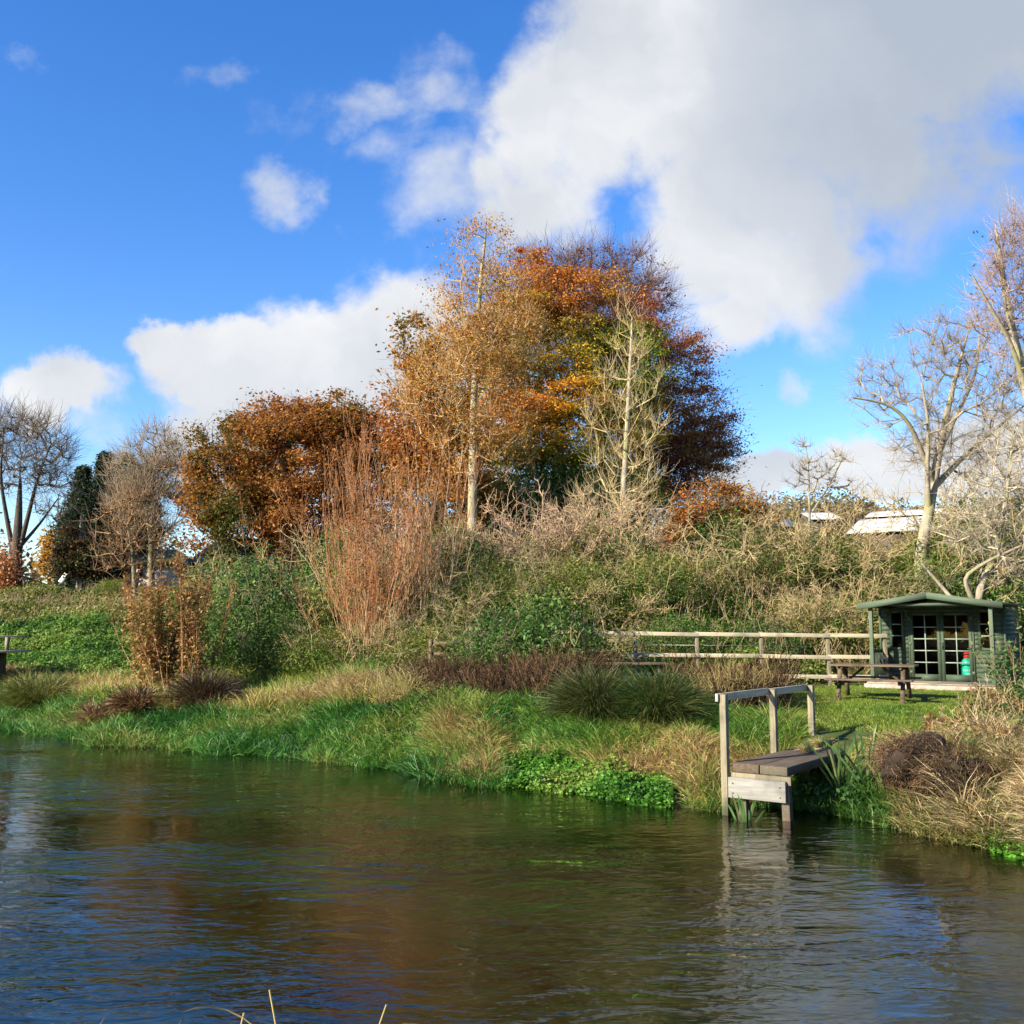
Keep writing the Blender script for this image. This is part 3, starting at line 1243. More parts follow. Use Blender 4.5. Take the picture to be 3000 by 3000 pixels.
def cottage(name, label, px0, px1, Y, y_eave, y_ridge, roofm, depth=6, brick=.3, hip=.12, wins=()):
    a, b_ = W(px0, y_eave, Y), W(px1, y_eave, Y)
    x0, x1, ze = a[0], b_[0], a[2]
    zr = W(px0, y_ridge, Y + depth / 2)[2]
    g = t1((x0 + x1) / 2, Y) - .5
    o = thing(name, label, 'cottage', ((x0 + x1) / 2, Y, g))
    h, e, rd = (x1 - x0) / 2, ze - g, zr - g
    bx = -h + 2 * h * brick
    wins_ = [(-h + 2 * h * u0, -h + 2 * h * u1, z0, z1) for (u0, u1, z0, z1) in wins]
    if brick > 0:
        MB().box(-h, bx, 0, depth, 0, e).build('brick_wall', M_BRICK, o)
    MB().box(bx + .002, h, .01, depth - .01, 0, e).build('wall', M_CREAM, o)
    for (u0, u1, z0, z1) in wins_:
        w = MB().box(u0, u1, -.06, .008, e - z1, e - z0).build('window', plain('window_frame_white', (.6, .6, .56), .6), o)
        MB().box(u0 + .08, u1 - .08, -.075, -.061, e - z1 + .08, e - z0 - .08).build('pane', M_DARKG, w)
    ov = .35
    q = hip * 2 * h
    v = [(-h - ov, -ov, e - .02), (h + ov, -ov, e - .02), (h + ov, depth + ov, e - .02), (-h - ov, depth + ov, e - .02), (-h + q, depth / 2, rd), (h - q, depth / 2, rd)]
    v += [(x, y, z - .16) for (x, y, z) in v[:4]]
    f4 = [(0, 1, 5, 4), (2, 3, 4, 5), (6, 7, 1, 0), (7, 8, 2, 1), (8, 9, 3, 2), (9, 6, 0, 3), (9, 8, 7, 6)]
    MB().add(v, f4).add(v, [(3, 0, 4), (1, 2, 5)]).build('roof', roofm, o)
    return o


cottage('cottage', 'low cream and brick cottage with mossy roof behind the thin bare tree', 362, 500, 57, 1645, 1610, M_MOSSY, 6, .24, .3, ((.28, .46, .15, .9),))
cottage('cottage', 'low cottage with grey slate roof half hidden under the orange chestnut', 575, 790, 60, 1642, 1578, M_SLATE, 7, 0, .06, ((.18, .34, .1, .6),))
# white leaning panel by the conifers
p = W(197, 1680, 56)
o = thing('leaning_panel', 'white panel leaning at a slant below the dark conifers', 'panel', tuple(p))
MB().beam((-.35, 0, -.5), (.25, 0, .35), .06, .28, (0, 0, 1)).build('board', plain('white_board', (.75, .75, .72), .5), o)
MB().beam((.3, .1, .38), (.45, .3, -.6), .06, .06).build('prop', M_TIMBER, o)


def barn(label, px0, px1, y0, y1, Y, tilt=0):
    a, b_ = W(px0, y0, Y), W(px1, y0, Y - tilt)
    zl = W(px0, y1, Y)[2]
    g = t1((a[0] + b_[0]) / 2, Y) - .3
    cx = (a[0] + b_[0]) / 2
    o = thing('barn', label, 'barn', (cx, Y, g), math.atan2(b_[1] - a[1], b_[0] - a[0]), 'farm sheds behind the scrub')
    h = np.linalg.norm((b_ - a)[:2]) / 2
    zt, ze = a[2] - g, zl - g
    D = 2.6
    m, t, b = newmat('corrugated_sheet')
    wv = t.nodes.new('ShaderNodeTexWave')
    wv.bands_direction = 'X'
    wv.inputs['Scale'].default_value = 1.6
    tcn = t.nodes.new('ShaderNodeTexCoord')
    t.links.new(tcn.outputs['Object'], wv.inputs[0])
    t.links.new(ramp(t, noise(t, .8, 6), [(.35, (.34, .33, .31)), (.6, (.62, .61, .58))]), b.inputs['Base Color'])
    b.inputs['Roughness'].default_value = .9
    b.inputs['Specular IOR Level'].default_value = .05
    bump(t, b, wv.outputs['Fac'], .3, .015)
    v = [(-h, 0, ze), (h, 0, ze), (h, D, zt), (-h, D, zt), (h, 2 * D, ze), (-h, 2 * D, ze)]
    v2 = [(x, y, z - .06) for x, y, z in v]
    MB().add(v + v2, [(0, 1, 2, 3), (3, 2, 4, 5), (9, 8, 7, 6), (11, 10, 8, 9), (0, 6, 7, 1), (5, 4, 10, 11)]).build('roof', m, o)
    mw = wood('dark_boarding', (.05, .04, .03), (.14, .11, .08), 2)
    MB().box(-h + .2, h - .2, .25, 2 * D - .25, 0, ze - .065).build('wall', mw, o)
    mb = MB()
    mb.add([(-h + .2, .25, ze - .065), (-h + .2, 2 * D - .25, ze - .065), (-h + .2, D, zt - .1), (h - .2, .25, ze - .065), (h - .2, 2 * D - .25, ze - .065), (h - .2, D, zt - .1)], [(0, 2, 1), (3, 4, 5)])
    mb.build('gable', mw, o)


barn('pale corrugated roof of the long shed left of the big bare tree trunk', 2495, 2720, 1503, 1556, 50, 2)
barn('small pale shed roof showing through the scrub left of the long shed', 2375, 2470, 1490, 1520, 72)
barn('low grey shed roof at the left, nearly lost in the scrub', 2235, 2345, 1512, 1540, 66)
barn('brown shed ridge behind and above the long pale roof', 2560, 2900, 1482, 1506, 80, 4)

# mossy open shelter in the trees
p = G(1470, 40)
o = thing('open_shelter', 'open shelter with mossy roof under the golden trees', 'shelter', (p[0], p[1], p[2] - .3))
zt = W(1470, 1592, 40)[2] - p[2] + .3
ze = W(1470, 1632, 40)[2] - p[2] + .3
MB().add([(-.95, -.1, ze), (.75, -.1, ze), (.65, 1.6, zt + .1), (-.85, 1.6, zt + .1), (-.95, -.1, ze - .07), (.75, -.1, ze - .07), (.65, 1.6, zt + .03), (-.85, 1.6, zt + .03)],
         [(0, 1, 2, 3), (7, 6, 5, 4), (0, 4, 5, 1), (1, 5, 6, 2), (3, 2, 6, 7), (0, 3, 7, 4)]).build('roof', M_MOSSY, o)
for x in (-.85, .12, .7):
    MB().box(x - .05, x + .05, .0, .1, 0, ze - .075).build('post', M_TIMBER, o)
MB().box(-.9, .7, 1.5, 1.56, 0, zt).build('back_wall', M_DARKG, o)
MB().box(-.93, .73, -.13, -.102, ze - .1, ze + .01).build('fascia', M_TIMBERX, o)

# ------------------------------------------------------------------ trees
CH = [(.08, .10, .015), (.18, .10, .02), (.30, .13, .025), (.38, .14, .03), (.34, .17, .04), (.24, .08, .02)]
tree('horse_chestnut', 'broad rusty orange chestnut with dense leaves left of the tall trees', 'tree', 45,
     [(790, 1660), (800, 1500), (830, 1350), (870, 1250)],
     [(850, 1330, 240, 150), (960, 1270, 150, 110), (740, 1370, 180, 140), (640, 1430, 120, 110), (880, 1240, 130, 80), (1050, 1370, 110, 160), (800, 1500, 230, 120), (680, 1560, 130, 90), (930, 1560, 180, 110), (1110, 1450, 100, 160)],
     11, 620, r_base=.35, leaves=P_(CH, 3, .8, .4), nleaf=105000, leaf=.17, cl=.40, twig_n=2, twig=(.09, .06, .04), clump=.5)
MP = [(.07, .17, .015), (.14, .25, .02), (.34, .33, .03), (.62, .42, .04), (.72, .33, .035), (.58, .17, .025)]


def maple_col(C, r):
    base = pal(C, MP, 5, .55, .35, r)
    # upper crown has turned orange-brown, the lower crown is still green in places
    h = sstep(15.5, 21, C[:, 2] + snoise(C, .5, 8) * 2.5)[:, None]
    top = pal(C, [(.32, .20, .03), (.58, .29, .045), (.50, .17, .03), (.36, .10, .025)], 6, .6, .5, r)
    return base * (1 - h) + top * h


tree('field_maple', 'great maple with green, gold and orange leaves behind the pale poplars', 'tree', 50,
     [(1640, 1600), (1640, 1400), (1620, 1150), (1600, 950)],
     [(1500, 1470, 170, 100), (1640, 1520, 220, 80), (1330, 1120, 110, 160), (1600, 1050, 240, 200), (1550, 880, 130, 150), (1700, 900, 140, 120), (1450, 1200, 170, 160), (1700, 1250, 260, 200), (1560, 1420, 230, 150), (1760, 1450, 190, 130), (1830, 1080, 150, 170), (1500, 1560, 130, 70)],
     12, 1350, r_base=.45, leaves=maple_col, nleaf=240000, leaf=.14, cl=.40, twig_n=2, twig=(.10, .08, .05), twig_len=1.1, flat=.4, clump=.35)
CB = [(.22, .07, .05), (.34, .10, .06), (.42, .14, .06), (.52, .22, .06), (.30, .14, .05)]


def beech_col(C, r):
    c = pal(C, CB, 7, .5, .5, r)
    g = sstep(.1, .6, snoise(C, .35, 31))[:, None] * sstep(16, 9, C[:, 2])[:, None]
    return c * (1 - g) + pal(C, [(.11, .15, .02), (.30, .25, .04)], 3, 1, .5, r) * g


tree('copper_beech', 'wide copper beech with purple brown leaves on the right of the tall group', 'tree', 55,
     [(1880, 1560), (1880, 1350), (1900, 1150), (1900, 1000)],
     [(1930, 1080, 150, 130), (1990, 1250, 160, 150), (1900, 1330, 190, 170), (2050, 1340, 95, 80), (1850, 1000, 120, 120), (1960, 1420, 120, 100), (2110, 1320, 60, 40)],
     13, 620, r_base=.4, leaves=beech_col, nleaf=80000, leaf=.145, cl=.5, twig_n=3, twig=(.10, .05, .04), twig_len=1.3, flat=.35, rough=.3, clump=.35)
tree('beech', 'nearly bare beech with thin purple tops and few leaves high behind the maple', 'tree', 57,
     [(1760, 1560), (1760, 1200), (1750, 1000), (1740, 850)],
     [(1640, 850, 110, 110), (1780, 840, 130, 120), (1880, 900, 100, 80), (1700, 950, 200, 120), (1830, 790, 90, 60), (1560, 860, 60, 90)],
     14, 330, r_base=.3, leaves=P_([(.20, .08, .03), (.30, .11, .03), (.14, .05, .03)], 8, .7, .5), nleaf=7500, leaf=.17, cl=.5,
     twig=(.13, .08, .07), twig_n=7, twig_len=1.7, twig_up=.45, twig_r=.012)
tree('poplar', 'tall slender poplar with a straight pale trunk and thin bare twigs', 'tree', 42,
     [(1382, 1580), (1385, 1400), (1388, 1200), (1395, 1000), (1410, 800), (1425, 670)],
     [(1425, 760, 90, 130), (1410, 900, 140, 140), (1380, 1050, 180, 150), (1360, 1180, 200, 130), (1480, 1000, 120, 160), (1420, 1300, 150, 100)],
     15, 520, r_base=.19, r_top=.03, bark_m=M_BARKP, leaves=P_([(.46, .27, .06), (.50, .20, .04), (.34, .22, .05)], 9, .7, .6),
     nleaf=25000, leaf=.125, cl=.45, twig=(.36, .26, .13), twig_n=2, twig_len=1.0, twig_up=.75, twig_r=.010, lower=1.1, upc=.35, expo=.36, rt=.013)
tree('orange_maple', 'rusty orange young tree in front of the poplar foot', 'tree', 44,
     [(1290, 1620), (1290, 1450), (1270, 1250), (1255, 1100)],
     [(1240, 1230, 110, 120), (1280, 1350, 140, 120), (1240, 1000, 80, 120), (1200, 1120, 60, 80), (1330, 1450, 120, 110), (1200, 1420, 80, 130), (1370, 1540, 100, 80)],
     16, 420, r_base=.16, leaves=P_([(.14, .13, .02), (.38, .18, .03), (.46, .20, .035), (.36, .11, .03)], 4, .9, .5), nleaf=30000, leaf=.19, cl=.4,
     twig=(.25, .18, .10), twig_n=3, twig_up=.4, clump=.3)
tree('young_poplar', 'pale bare slender tree with upswept twigs standing against the golden maple', 'tree', 40,
     [(1822, 1600), (1826, 1450), (1835, 1300), (1842, 1150), (1850, 1000), (1852, 930)],
     [(1850, 980, 70, 90), (1840, 1120, 110, 110), (1830, 1260, 130, 110), (1820, 1400, 120, 90), (1800, 1490, 150, 60)],
     17, 210, r_base=.12, r_top=.025, bark_m=M_BARKP, twig=(.38, .30, .15), twig_n=3, twig_len=1.0, twig_up=.85, twig_r=.008, lower=1.0, upc=.4, rt=.013, expo=.34)
tree('small_maple', 'small rounded russet tree right of the copper beech', 'tree', 37,
     [(2080, 1740), (2090, 1600), (2100, 1500)],
     [(2100, 1480, 115, 80), (2060, 1560, 110, 100), (2150, 1560, 110, 90), (2110, 1640, 140, 100), (2040, 1680, 110, 70)],
     18, 380, r_base=.14, leaves=P_([(.09, .09, .015), (.28, .11, .025), (.42, .13, .025), (.34, .19, .03)], 14, 1.0, .5), nleaf=34000, leaf=.15, cl=.32, twig_n=2, clump=.3)
# left side
tree('bare_oak', 'spreading bare tree with many dark limbs at the far left', 'tree', 52,
     [(45, 1720), (48, 1620), (55, 1500), (60, 1400)],
     [(70, 1330, 130, 120), (150, 1330, 70, 110), (-20, 1330, 110, 120), (150, 1450, 70, 80), (40, 1260, 90, 60)],
     21, 400, [(.13, [(48, 1640, 0), (80, 1520, 0), (110, 1400, .5), (150, 1300, 1)]), (.12, [(45, 1650, 0), (20, 1520, 0), (0, 1400, -.5), (10, 1280, -1)]),
               (.07, [(60, 1600, 0), (120, 1530, .5), (170, 1460, 1)])],
     r_base=.30, bark_m=M_BARKD, twig=(.15, .12, .09), twig_n=4, twig_len=1.2, twig_r=.011, twig_up=.35)
iv = G(12, 50.5)
mb = MB()
r = rs(4)
C = r.normal(size=(2600, 3)) * np.array([.38, .3, .75]) + np.array([0, 0, .9])
C[:, 2] = np.abs(C[:, 2])
leaf_quads(mb, C, .16, pal(C, [(.40, .16, .05), (.45, .22, .09), (.2, .07, .02)], 4, 1, .5), r)
o = mb.build('creeper', M_LEAF)
o.location = tuple(iv)
tag(o, 'orange creeper clothing the foot of the far left bare tree', 'creeper')


def conifer(label, px, ytop, Y, wpx, seed, cols, n=26000):
    r = rs(seed)
    base = G(px, Y)
    top = W(px, ytop, Y)
    H = top[2] - base[2]
    o = thing('cypress', label, 'tree', tuple(base), 0, 'dark conifers at the left')
    mb = MB()
    mb.smooth = True
    zz = np.linspace(-.2, H * .97, 10)
    tube_paths(mb, np.stack([zz * 0, zz * 0, zz], 1)[None], np.linspace(.2, .02, 10)[None], 7, (.5,) * 3)
    mb.build('trunk', M_BARKD, o)
    Wm = wpx / 3000 * Y / 2
    nb = 260
    h = r.uniform(.02, 1, nb) ** .9
    a = r.uniform(0, 2 * PI, nb)
    R = Wm * np.minimum(1, (1 - h) * 2.6 + .08) * r.uniform(.55, 1.12, nb)
    tips = np.stack([np.cos(a) * R, np.sin(a) * R, h * H], 1)
    p0 = np.stack([a * 0, a * 0, np.minimum(h * H + R * .2, H * .98)], 1)
    mb = MB()
    P = np.stack([p0, p0 * .5 + tips * .5 + np.array([0, 0, .12]), tips], 1)
    tube_paths(mb, P, np.tile([.03, .02, .01], (nb, 1)), 3, (.06, .05, .035))
    mb.build('branches', M_TWIG, o)
    per = n // nb
    C = np.repeat(tips, per, 0)
    f = r.uniform(0, 1, (len(C), 1)) ** .7
    C = np.repeat(p0, per, 0) * (1 - f) + C * f + r.normal(size=C.shape) * np.array([.16, .16, .1])
    C[:, 2] -= r.uniform(0, .55, len(C)) * f[:, 0]
    mb = MB()
    leaf_quads(mb, C, .25, pal(C + base, cols, seed, .9, .4, r), r, aspect=.28, up=0)
    mb.build('foliage', M_LEAF, o)


DK = [(.008, .022, .010), (.016, .036, .014), (.028, .05, .018)]
conifer('dark weeping conifer, tallest of the group at the left', 292, 1325, 57, 150, 31, DK)
conifer('dark narrow conifer at the left end of the conifer group', 226, 1365, 57.5, 140, 32, DK)
conifer('greener conifer behind the thin bare tree', 352, 1330, 60, 190, 33, [(.014, .04, .014), (.03, .065, .02), (.05, .08, .02)])
conifer('conifer at the right end of the group with yellowish foliage', 410, 1370, 61, 150, 34, [(.02, .04, .012), (.05, .07, .018), (.08, .085, .02)])
tree('ivy_clad_tree', 'brown creeper-covered tree in front of the dark conifers', 'tree', 54, [(232, 1700), (235, 1600), (240, 1500)],
     [(235, 1600, 45, 60), (225, 1640, 60, 50), (275, 1640, 50, 50)], 35, 150, r_base=.15, leaves=P_([(.03, .03, .012), (.09, .055, .02), (.12, .05, .02), (.05, .07, .02)], 5, .8, .5),
     nleaf=12000, leaf=.19, cl=.35, twig_n=2)
tree('golden_tree', 'small golden orange tree far left between bare oak and conifers', 'tree', 66, [(165, 1700), (165, 1640), (168, 1600)],
     [(168, 1600, 35, 55), (160, 1650, 45, 50)], 36, 90, r_base=.1, leaves=P_([(.45, .22, .03), (.5, .28, .04), (.3, .16, .03)], 5, .8, .5), nleaf=4500, leaf=.22, cl=.35, twig_n=1)
tree('ash', 'thin bare tree with a forked pale trunk before the cream cottage', 'tree', 50,
     [(443, 1720), (443, 1620), (446, 1520), (450, 1400), (455, 1310)],
     [(450, 1330, 80, 70), (400, 1400, 90, 80), (500, 1400, 80, 80), (450, 1480, 120, 80)],
     37, 330, [(.06, [(443, 1600, 0), (425, 1480, .3), (400, 1380, .6)]), (.05, [(446, 1500, 0), (480, 1420, -.3), (505, 1350, -.6)])],
     r_base=.14, bark_m=M_BARK, twig=(.24, .19, .13), twig_n=6, twig_len=1.1, twig_up=.6, twig_r=.012)
tree('hawthorn', 'low spreading bare hawthorn with reddish twigs between conifers and ash', 'tree', 48,
     [(398, 1700), (390, 1620), (375, 1550)], [(345, 1560, 75, 100), (395, 1540, 80, 120), (440, 1600, 60, 70), (320, 1640, 50, 50)],
     38, 150, r_base=.08, twig=(.28, .18, .10), twig_n=2, twig_len=1.1, twig_up=.5, twig_r=.010, leaves=P_([(.2, .08, .03), (.1, .08, .02)], 5, .8, .5), nleaf=1800, leaf=.12, cl=.4)
# right side
tree('walnut', 'big bare tree with a leaning cream trunk rising behind the summerhouse', 'tree', 33,
     [(2680, 1720), (2700, 1600), (2725, 1480), (2745, 1350), (2770, 1230), (2800, 1100), (2840, 960)],
     [(2790, 1010, 150, 110), (2900, 1050, 160, 150), (2640, 1120, 130, 90), (2560, 1160, 80, 60), (2850, 1230, 220, 130), (2660, 1260, 110, 90), (2980, 1200, 130, 170), (2760, 1340, 160, 60), (2920, 1380, 140, 70)],
     41, 520, [(.07, [(2735, 1420, 0), (2700, 1320, -.4), (2660, 1230, -.8), (2600, 1180, -1), (2500, 1165, -1.2)]),
               (.075, [(2735, 1430, 0), (2810, 1350, .4), (2900, 1270, .6), (3010, 1180, .8)]),
               (.07, [(2722, 1500, 0), (2715, 1380, -.5), (2722, 1250, -.8), (2700, 1120, -1)]),
               (.055, [(2750, 1330, 0), (2800, 1220, 1), (2860, 1100, 1.4), (2870, 980, 1.8)])],
     r_base=.20, r_top=.02, bark_m=M_BARKP, twig=(.27, .22, .155), twig_n=6, twig_len=.75, twig_up=.3, twig_r=.006, seg=.5, wander=.14, rt=.009, expo=.42)
tree('willow', 'tall half-bare willow leaning in at the right edge with a few narrow leaves', 'tree', 29,
     [(3080, 1750), (3060, 1400), (3010, 1150), (2960, 950), (2930, 760), (2915, 650)],
     [(2930, 760, 50, 110), (2990, 850, 110, 180), (2890, 880, 60, 90), (3060, 1000, 130, 200), (3000, 700, 70, 90)],
     42, 260, [(.05, [(3010, 1150, 0), (2960, 1000, -.5), (2900, 900, -.8), (2850, 810, -1)]), (.05, [(3020, 1200, 0), (3030, 1000, .5), (3000, 800, .7)])],
     r_base=.2, r_top=.015, bark_m=M_BARKP, twig=(.34, .24, .20), twig_n=6, twig_len=.9, twig_up=.6, twig_r=.006, rt=.007,
     leaves=P_([(.04, .05, .03), (.1, .08, .03), (.3, .3, .2)], 5, .8, .5), nleaf=420, leaf=.13, cl=.5, seg=.5)
tree('dead_elder', 'leaning pale lichen-covered tree over the right end of the summerhouse roof', 'tree', 30,
     [(2830, 1790), (2870, 1720), (2920, 1620), (2950, 1450), (2965, 1300)],
     [(2950, 1330, 80, 80), (2900, 1460, 110, 80), (2990, 1500, 90, 100), (2850, 1560, 110, 70), (2960, 1650, 100, 70)],
     43, 230, [(.05, [(2820, 1790, 0), (2760, 1720, .3), (2700, 1650, .3)]), (.05, [(2850, 1760, 0), (2820, 1690, -.2), (2900, 1640, -.4), (2990, 1600, -.6)])],
     r_base=.12, r_top=.02, bark_m=M_BARKP, twig=(.40, .34, .24), twig_n=6, twig_len=.6, twig_up=.2, twig_r=.008, seg=.4, wander=.18, rt=.010)
tree('bare_plum', 'small bare tree standing against the low white cloud', 'tree', 44,
     [(2368, 1700), (2372, 1500), (2370, 1400), (2362, 1310)], [(2360, 1330, 50, 50), (2390, 1390, 60, 50), (2330, 1390, 40, 40), (2450, 1370, 60, 60), (2440, 1430, 70, 40)],
     44, 75, [(.02, [(2380, 1500, 0), (2430, 1420, .3), (2470, 1340, .5)])], r_base=.055, r_top=.015, bark_m=M_BARKP, twig=(.30, .25, .18), twig_n=5, twig_len=.5, twig_up=.4, twig_r=.009, seg=.5, wander=.15)


# ------------------------------------------------------------------ shrubs
def whip_shrub(name, label, cat, px, Y, n, length, spread, seed, colr, per=9, sub=.9, leaves=None, nleaf=0, leaf=.1, group=None, rr=.014, base_r=.35, tilt=0.0):
    r = rs(seed)
    base = G(px, Y)
    o = thing(name, label, cat, tuple(base), 0, group)
    a = r.uniform(0, 2 * PI, n)
    e = np.abs(r.normal(size=n)) * spread
    d0 = np.stack([np.cos(a) * e + tilt, np.sin(a) * e, np.ones(n)], 1)
    p0 = np.stack([np.cos(a), np.sin(a), a * 0], 1) * (base_r * r.uniform(0, 1, (n, 1)))
    P = paths(p0, d0, length * r.uniform(.55, 1.05, n) / (1 + e * .35), 9, .05, .05, r)
    mb = MB()
    cc = np.array(colr) * (1 + r.uniform(-.3, .3, (n, 1)))
    tube_paths(mb, P, np.tile(np.linspace(1.5, .4, 10) * rr, (n, 1)), 4, cc)
    mb.build('stems', M_TWIG, o)
    mb = MB()
    s, d = sub_branches(P, per, r, .2, .5, .6)
    Q = paths(s, d, sub * r.uniform(.4, 1.3, len(s)), 4, .1, .12, r)
    cc = np.array(colr) * (1 + r.uniform(-.35, .35, (len(s), 1)))
    cc = cc * np.array([1.0, .74, .62])
    tube_paths(mb, Q, np.tile(np.linspace(1, .4, 5) * rr * .6, (len(s), 1)), 3, cc)
    s2, d2 = sub_branches(Q, 3, r, .2, .6, .4)
    Q2 = paths(s2, d2, sub * .5 * r.uniform(.4, 1.3, len(s2)), 2, .1, .1, r)
    tube_paths(mb, Q2, np.tile(np.linspace(1, .5, 3) * rr * .42, (len(s2), 1)), 3, np.repeat(cc, 3, 0))
    mb.build('twigs', M_TWIG, o)
    if nleaf:
        k = r.randint(0, len(Q), nleaf)
        C = Q[k, r.randint(1, 5, nleaf)] + r.normal(size=(nleaf, 3)) * .1
        mb = MB()
        leaf_quads(mb, C, leaf, leaves(C + base, r), r)
        mb.build('foliage', M_LEAF, o)
    return o


whip_shrub('osier', 'tall red-stemmed osier fan of bare whips in the middle left', 'shrub', 1085, 29.5, 46, 6.9, .46, 51, (.31, .19, .10), 9, 1.4,
           P_([(.3, .09, .03), (.25, .14, .04)], 3, 1, .5), 3600, .09, rr=.0105, base_r=.7)
whip_shrub('osier', 'paler upright osier whips just right of the red fan', 'shrub', 1240, 31, 26, 5.6, .25, 52, (.38, .27, .15), 8, 1.0, rr=.012, base_r=.8)
whip_shrub('hazel', 'hazel bush with dry tan leaves and upright shoots at the left', 'shrub', 520, 29, 34, 4.0, .52, 53, (.34, .20, .10), 9, .8,
           P_([(.10, .12, .03), (.18, .14, .04), (.34, .20, .06), (.40, .26, .09), (.20, .10, .04)], 5, 2, .5), 15000, .10, rr=.010, base_r=.6)


def tangle(seed, Wd, H, n=26, colr=(.40, .33, .21), leaf_n=900, green=((.07, .14, .018), (.15, .21, .03), (.24, .22, .05)), up=1.0, leaf_top=.55, leaf=.10):
    """arching scrub: returns wood and leaf meshes round the origin"""
    r = rs(seed)
    a = r.uniform(0, 2 * PI, n)
    e = r.uniform(.1, 1.0, n)
    p0 = np.stack([np.cos(a), np.sin(a), a * 0], 1) * (Wd * .3 * r.uniform(0, 1, (n, 1)))
    d0 = np.stack([np.cos(a) * e, np.sin(a) * e, np.full(n, up)], 1)
    P = paths(p0, d0, H * 1.2 * r.uniform(.5, 1.1, n), 9, .16, -.03, r)
    mb = MB()
    c1 = np.array(colr) * (1 + r.uniform(-.3, .3, (n, 1)))
    tube_paths(mb, P, np.tile(np.linspace(1, .35, 10) * .022, (n, 1)), 4, c1)
    s, d = sub_branches(P, 9, r, .25, 1.3, .25)
    Q = paths(s, d, H * .38 * r.uniform(.3, 1.2, len(s)), 5, .25, -.02, r)
    c2 = np.array(colr) * (1 + r.uniform(-.35, .35, (len(s), 1)))
    tube_paths(mb, Q, np.tile(np.linspace(1, .4, 6) * .012, (len(s), 1)), 3, c2)
    s, d = sub_branches(Q, 5, r, .15, 1.4, .15)
    Q2 = paths(s, d, H * .15 * r.uniform(.3, 1.3, len(s)), 3, .3, 0, r)
    tube_paths(mb, Q2, np.tile(np.linspace(1, .5, 4) * .0075, (len(s), 1)), 3, np.repeat(c2, 5, 0) * 1.1)
    wood_me = mb.mesh('scrub_branches', M_TWIG)
    mb = MB()
    rr_ = r.uniform(0, 1, leaf_n) ** .5
    aa = r.uniform(0, 2 * PI, leaf_n)
    C = np.stack([np.cos(aa) * rr_ * Wd * .55, np.sin(aa) * rr_ * Wd * .55, H * leaf_top * (1 - rr_ ** 2 * .6) * r.uniform(.05, 1, leaf_n) ** .6], 1)
    C += r.normal(size=C.shape) * .12
    C[:, 2] = np.abs(C[:, 2])
    leaf_quads(mb, C, leaf, pal(C, list(green), seed, 1.2, .5, r), r)
    return wood_me, mb.mesh('scrub_foliage', M_LEAF)


VAR = [tangle(60 + i, 3.2, 2.2, colr=(.34, .26, .13), leaf_n=3000, leaf_top=.8) for i in range(3)]
VAR += [tangle(70 + i, 3.4, 2.2, 30, (.38, .26, .16), 1800, leaf_top=.6) for i in range(2)]
VAR += [tangle(80 + i, 3.2, 2.1, 20, (.26, .22, .10), 6500, leaf_top=1.0) for i in range(2)]
GRN = [tangle(90 + i, 3.0, 2.4, 7, (.15, .13, .07), 6500, ((.03, .085, .018), (.07, .15, .03), (.15, .22, .045)), leaf_top=1.0, leaf=.11) for i in range(2)]
VAR += GRN   # 7, 8: dense green


def shrub(px, Y, s, var, label, seed, name='scrub_bush', cat='bush', sz=1.0, sink=.1, group='scrub bushes on the bank'):
    base = G(px, Y)
    o = thing(name, label, cat, (base[0], base[1], base[2] - sink), seed * 1.7, group)
    o.scale = (s, s, s * sz)
    place('branches', VAR[var][0], o)
    place('foliage', VAR[var][1], o)
    return o


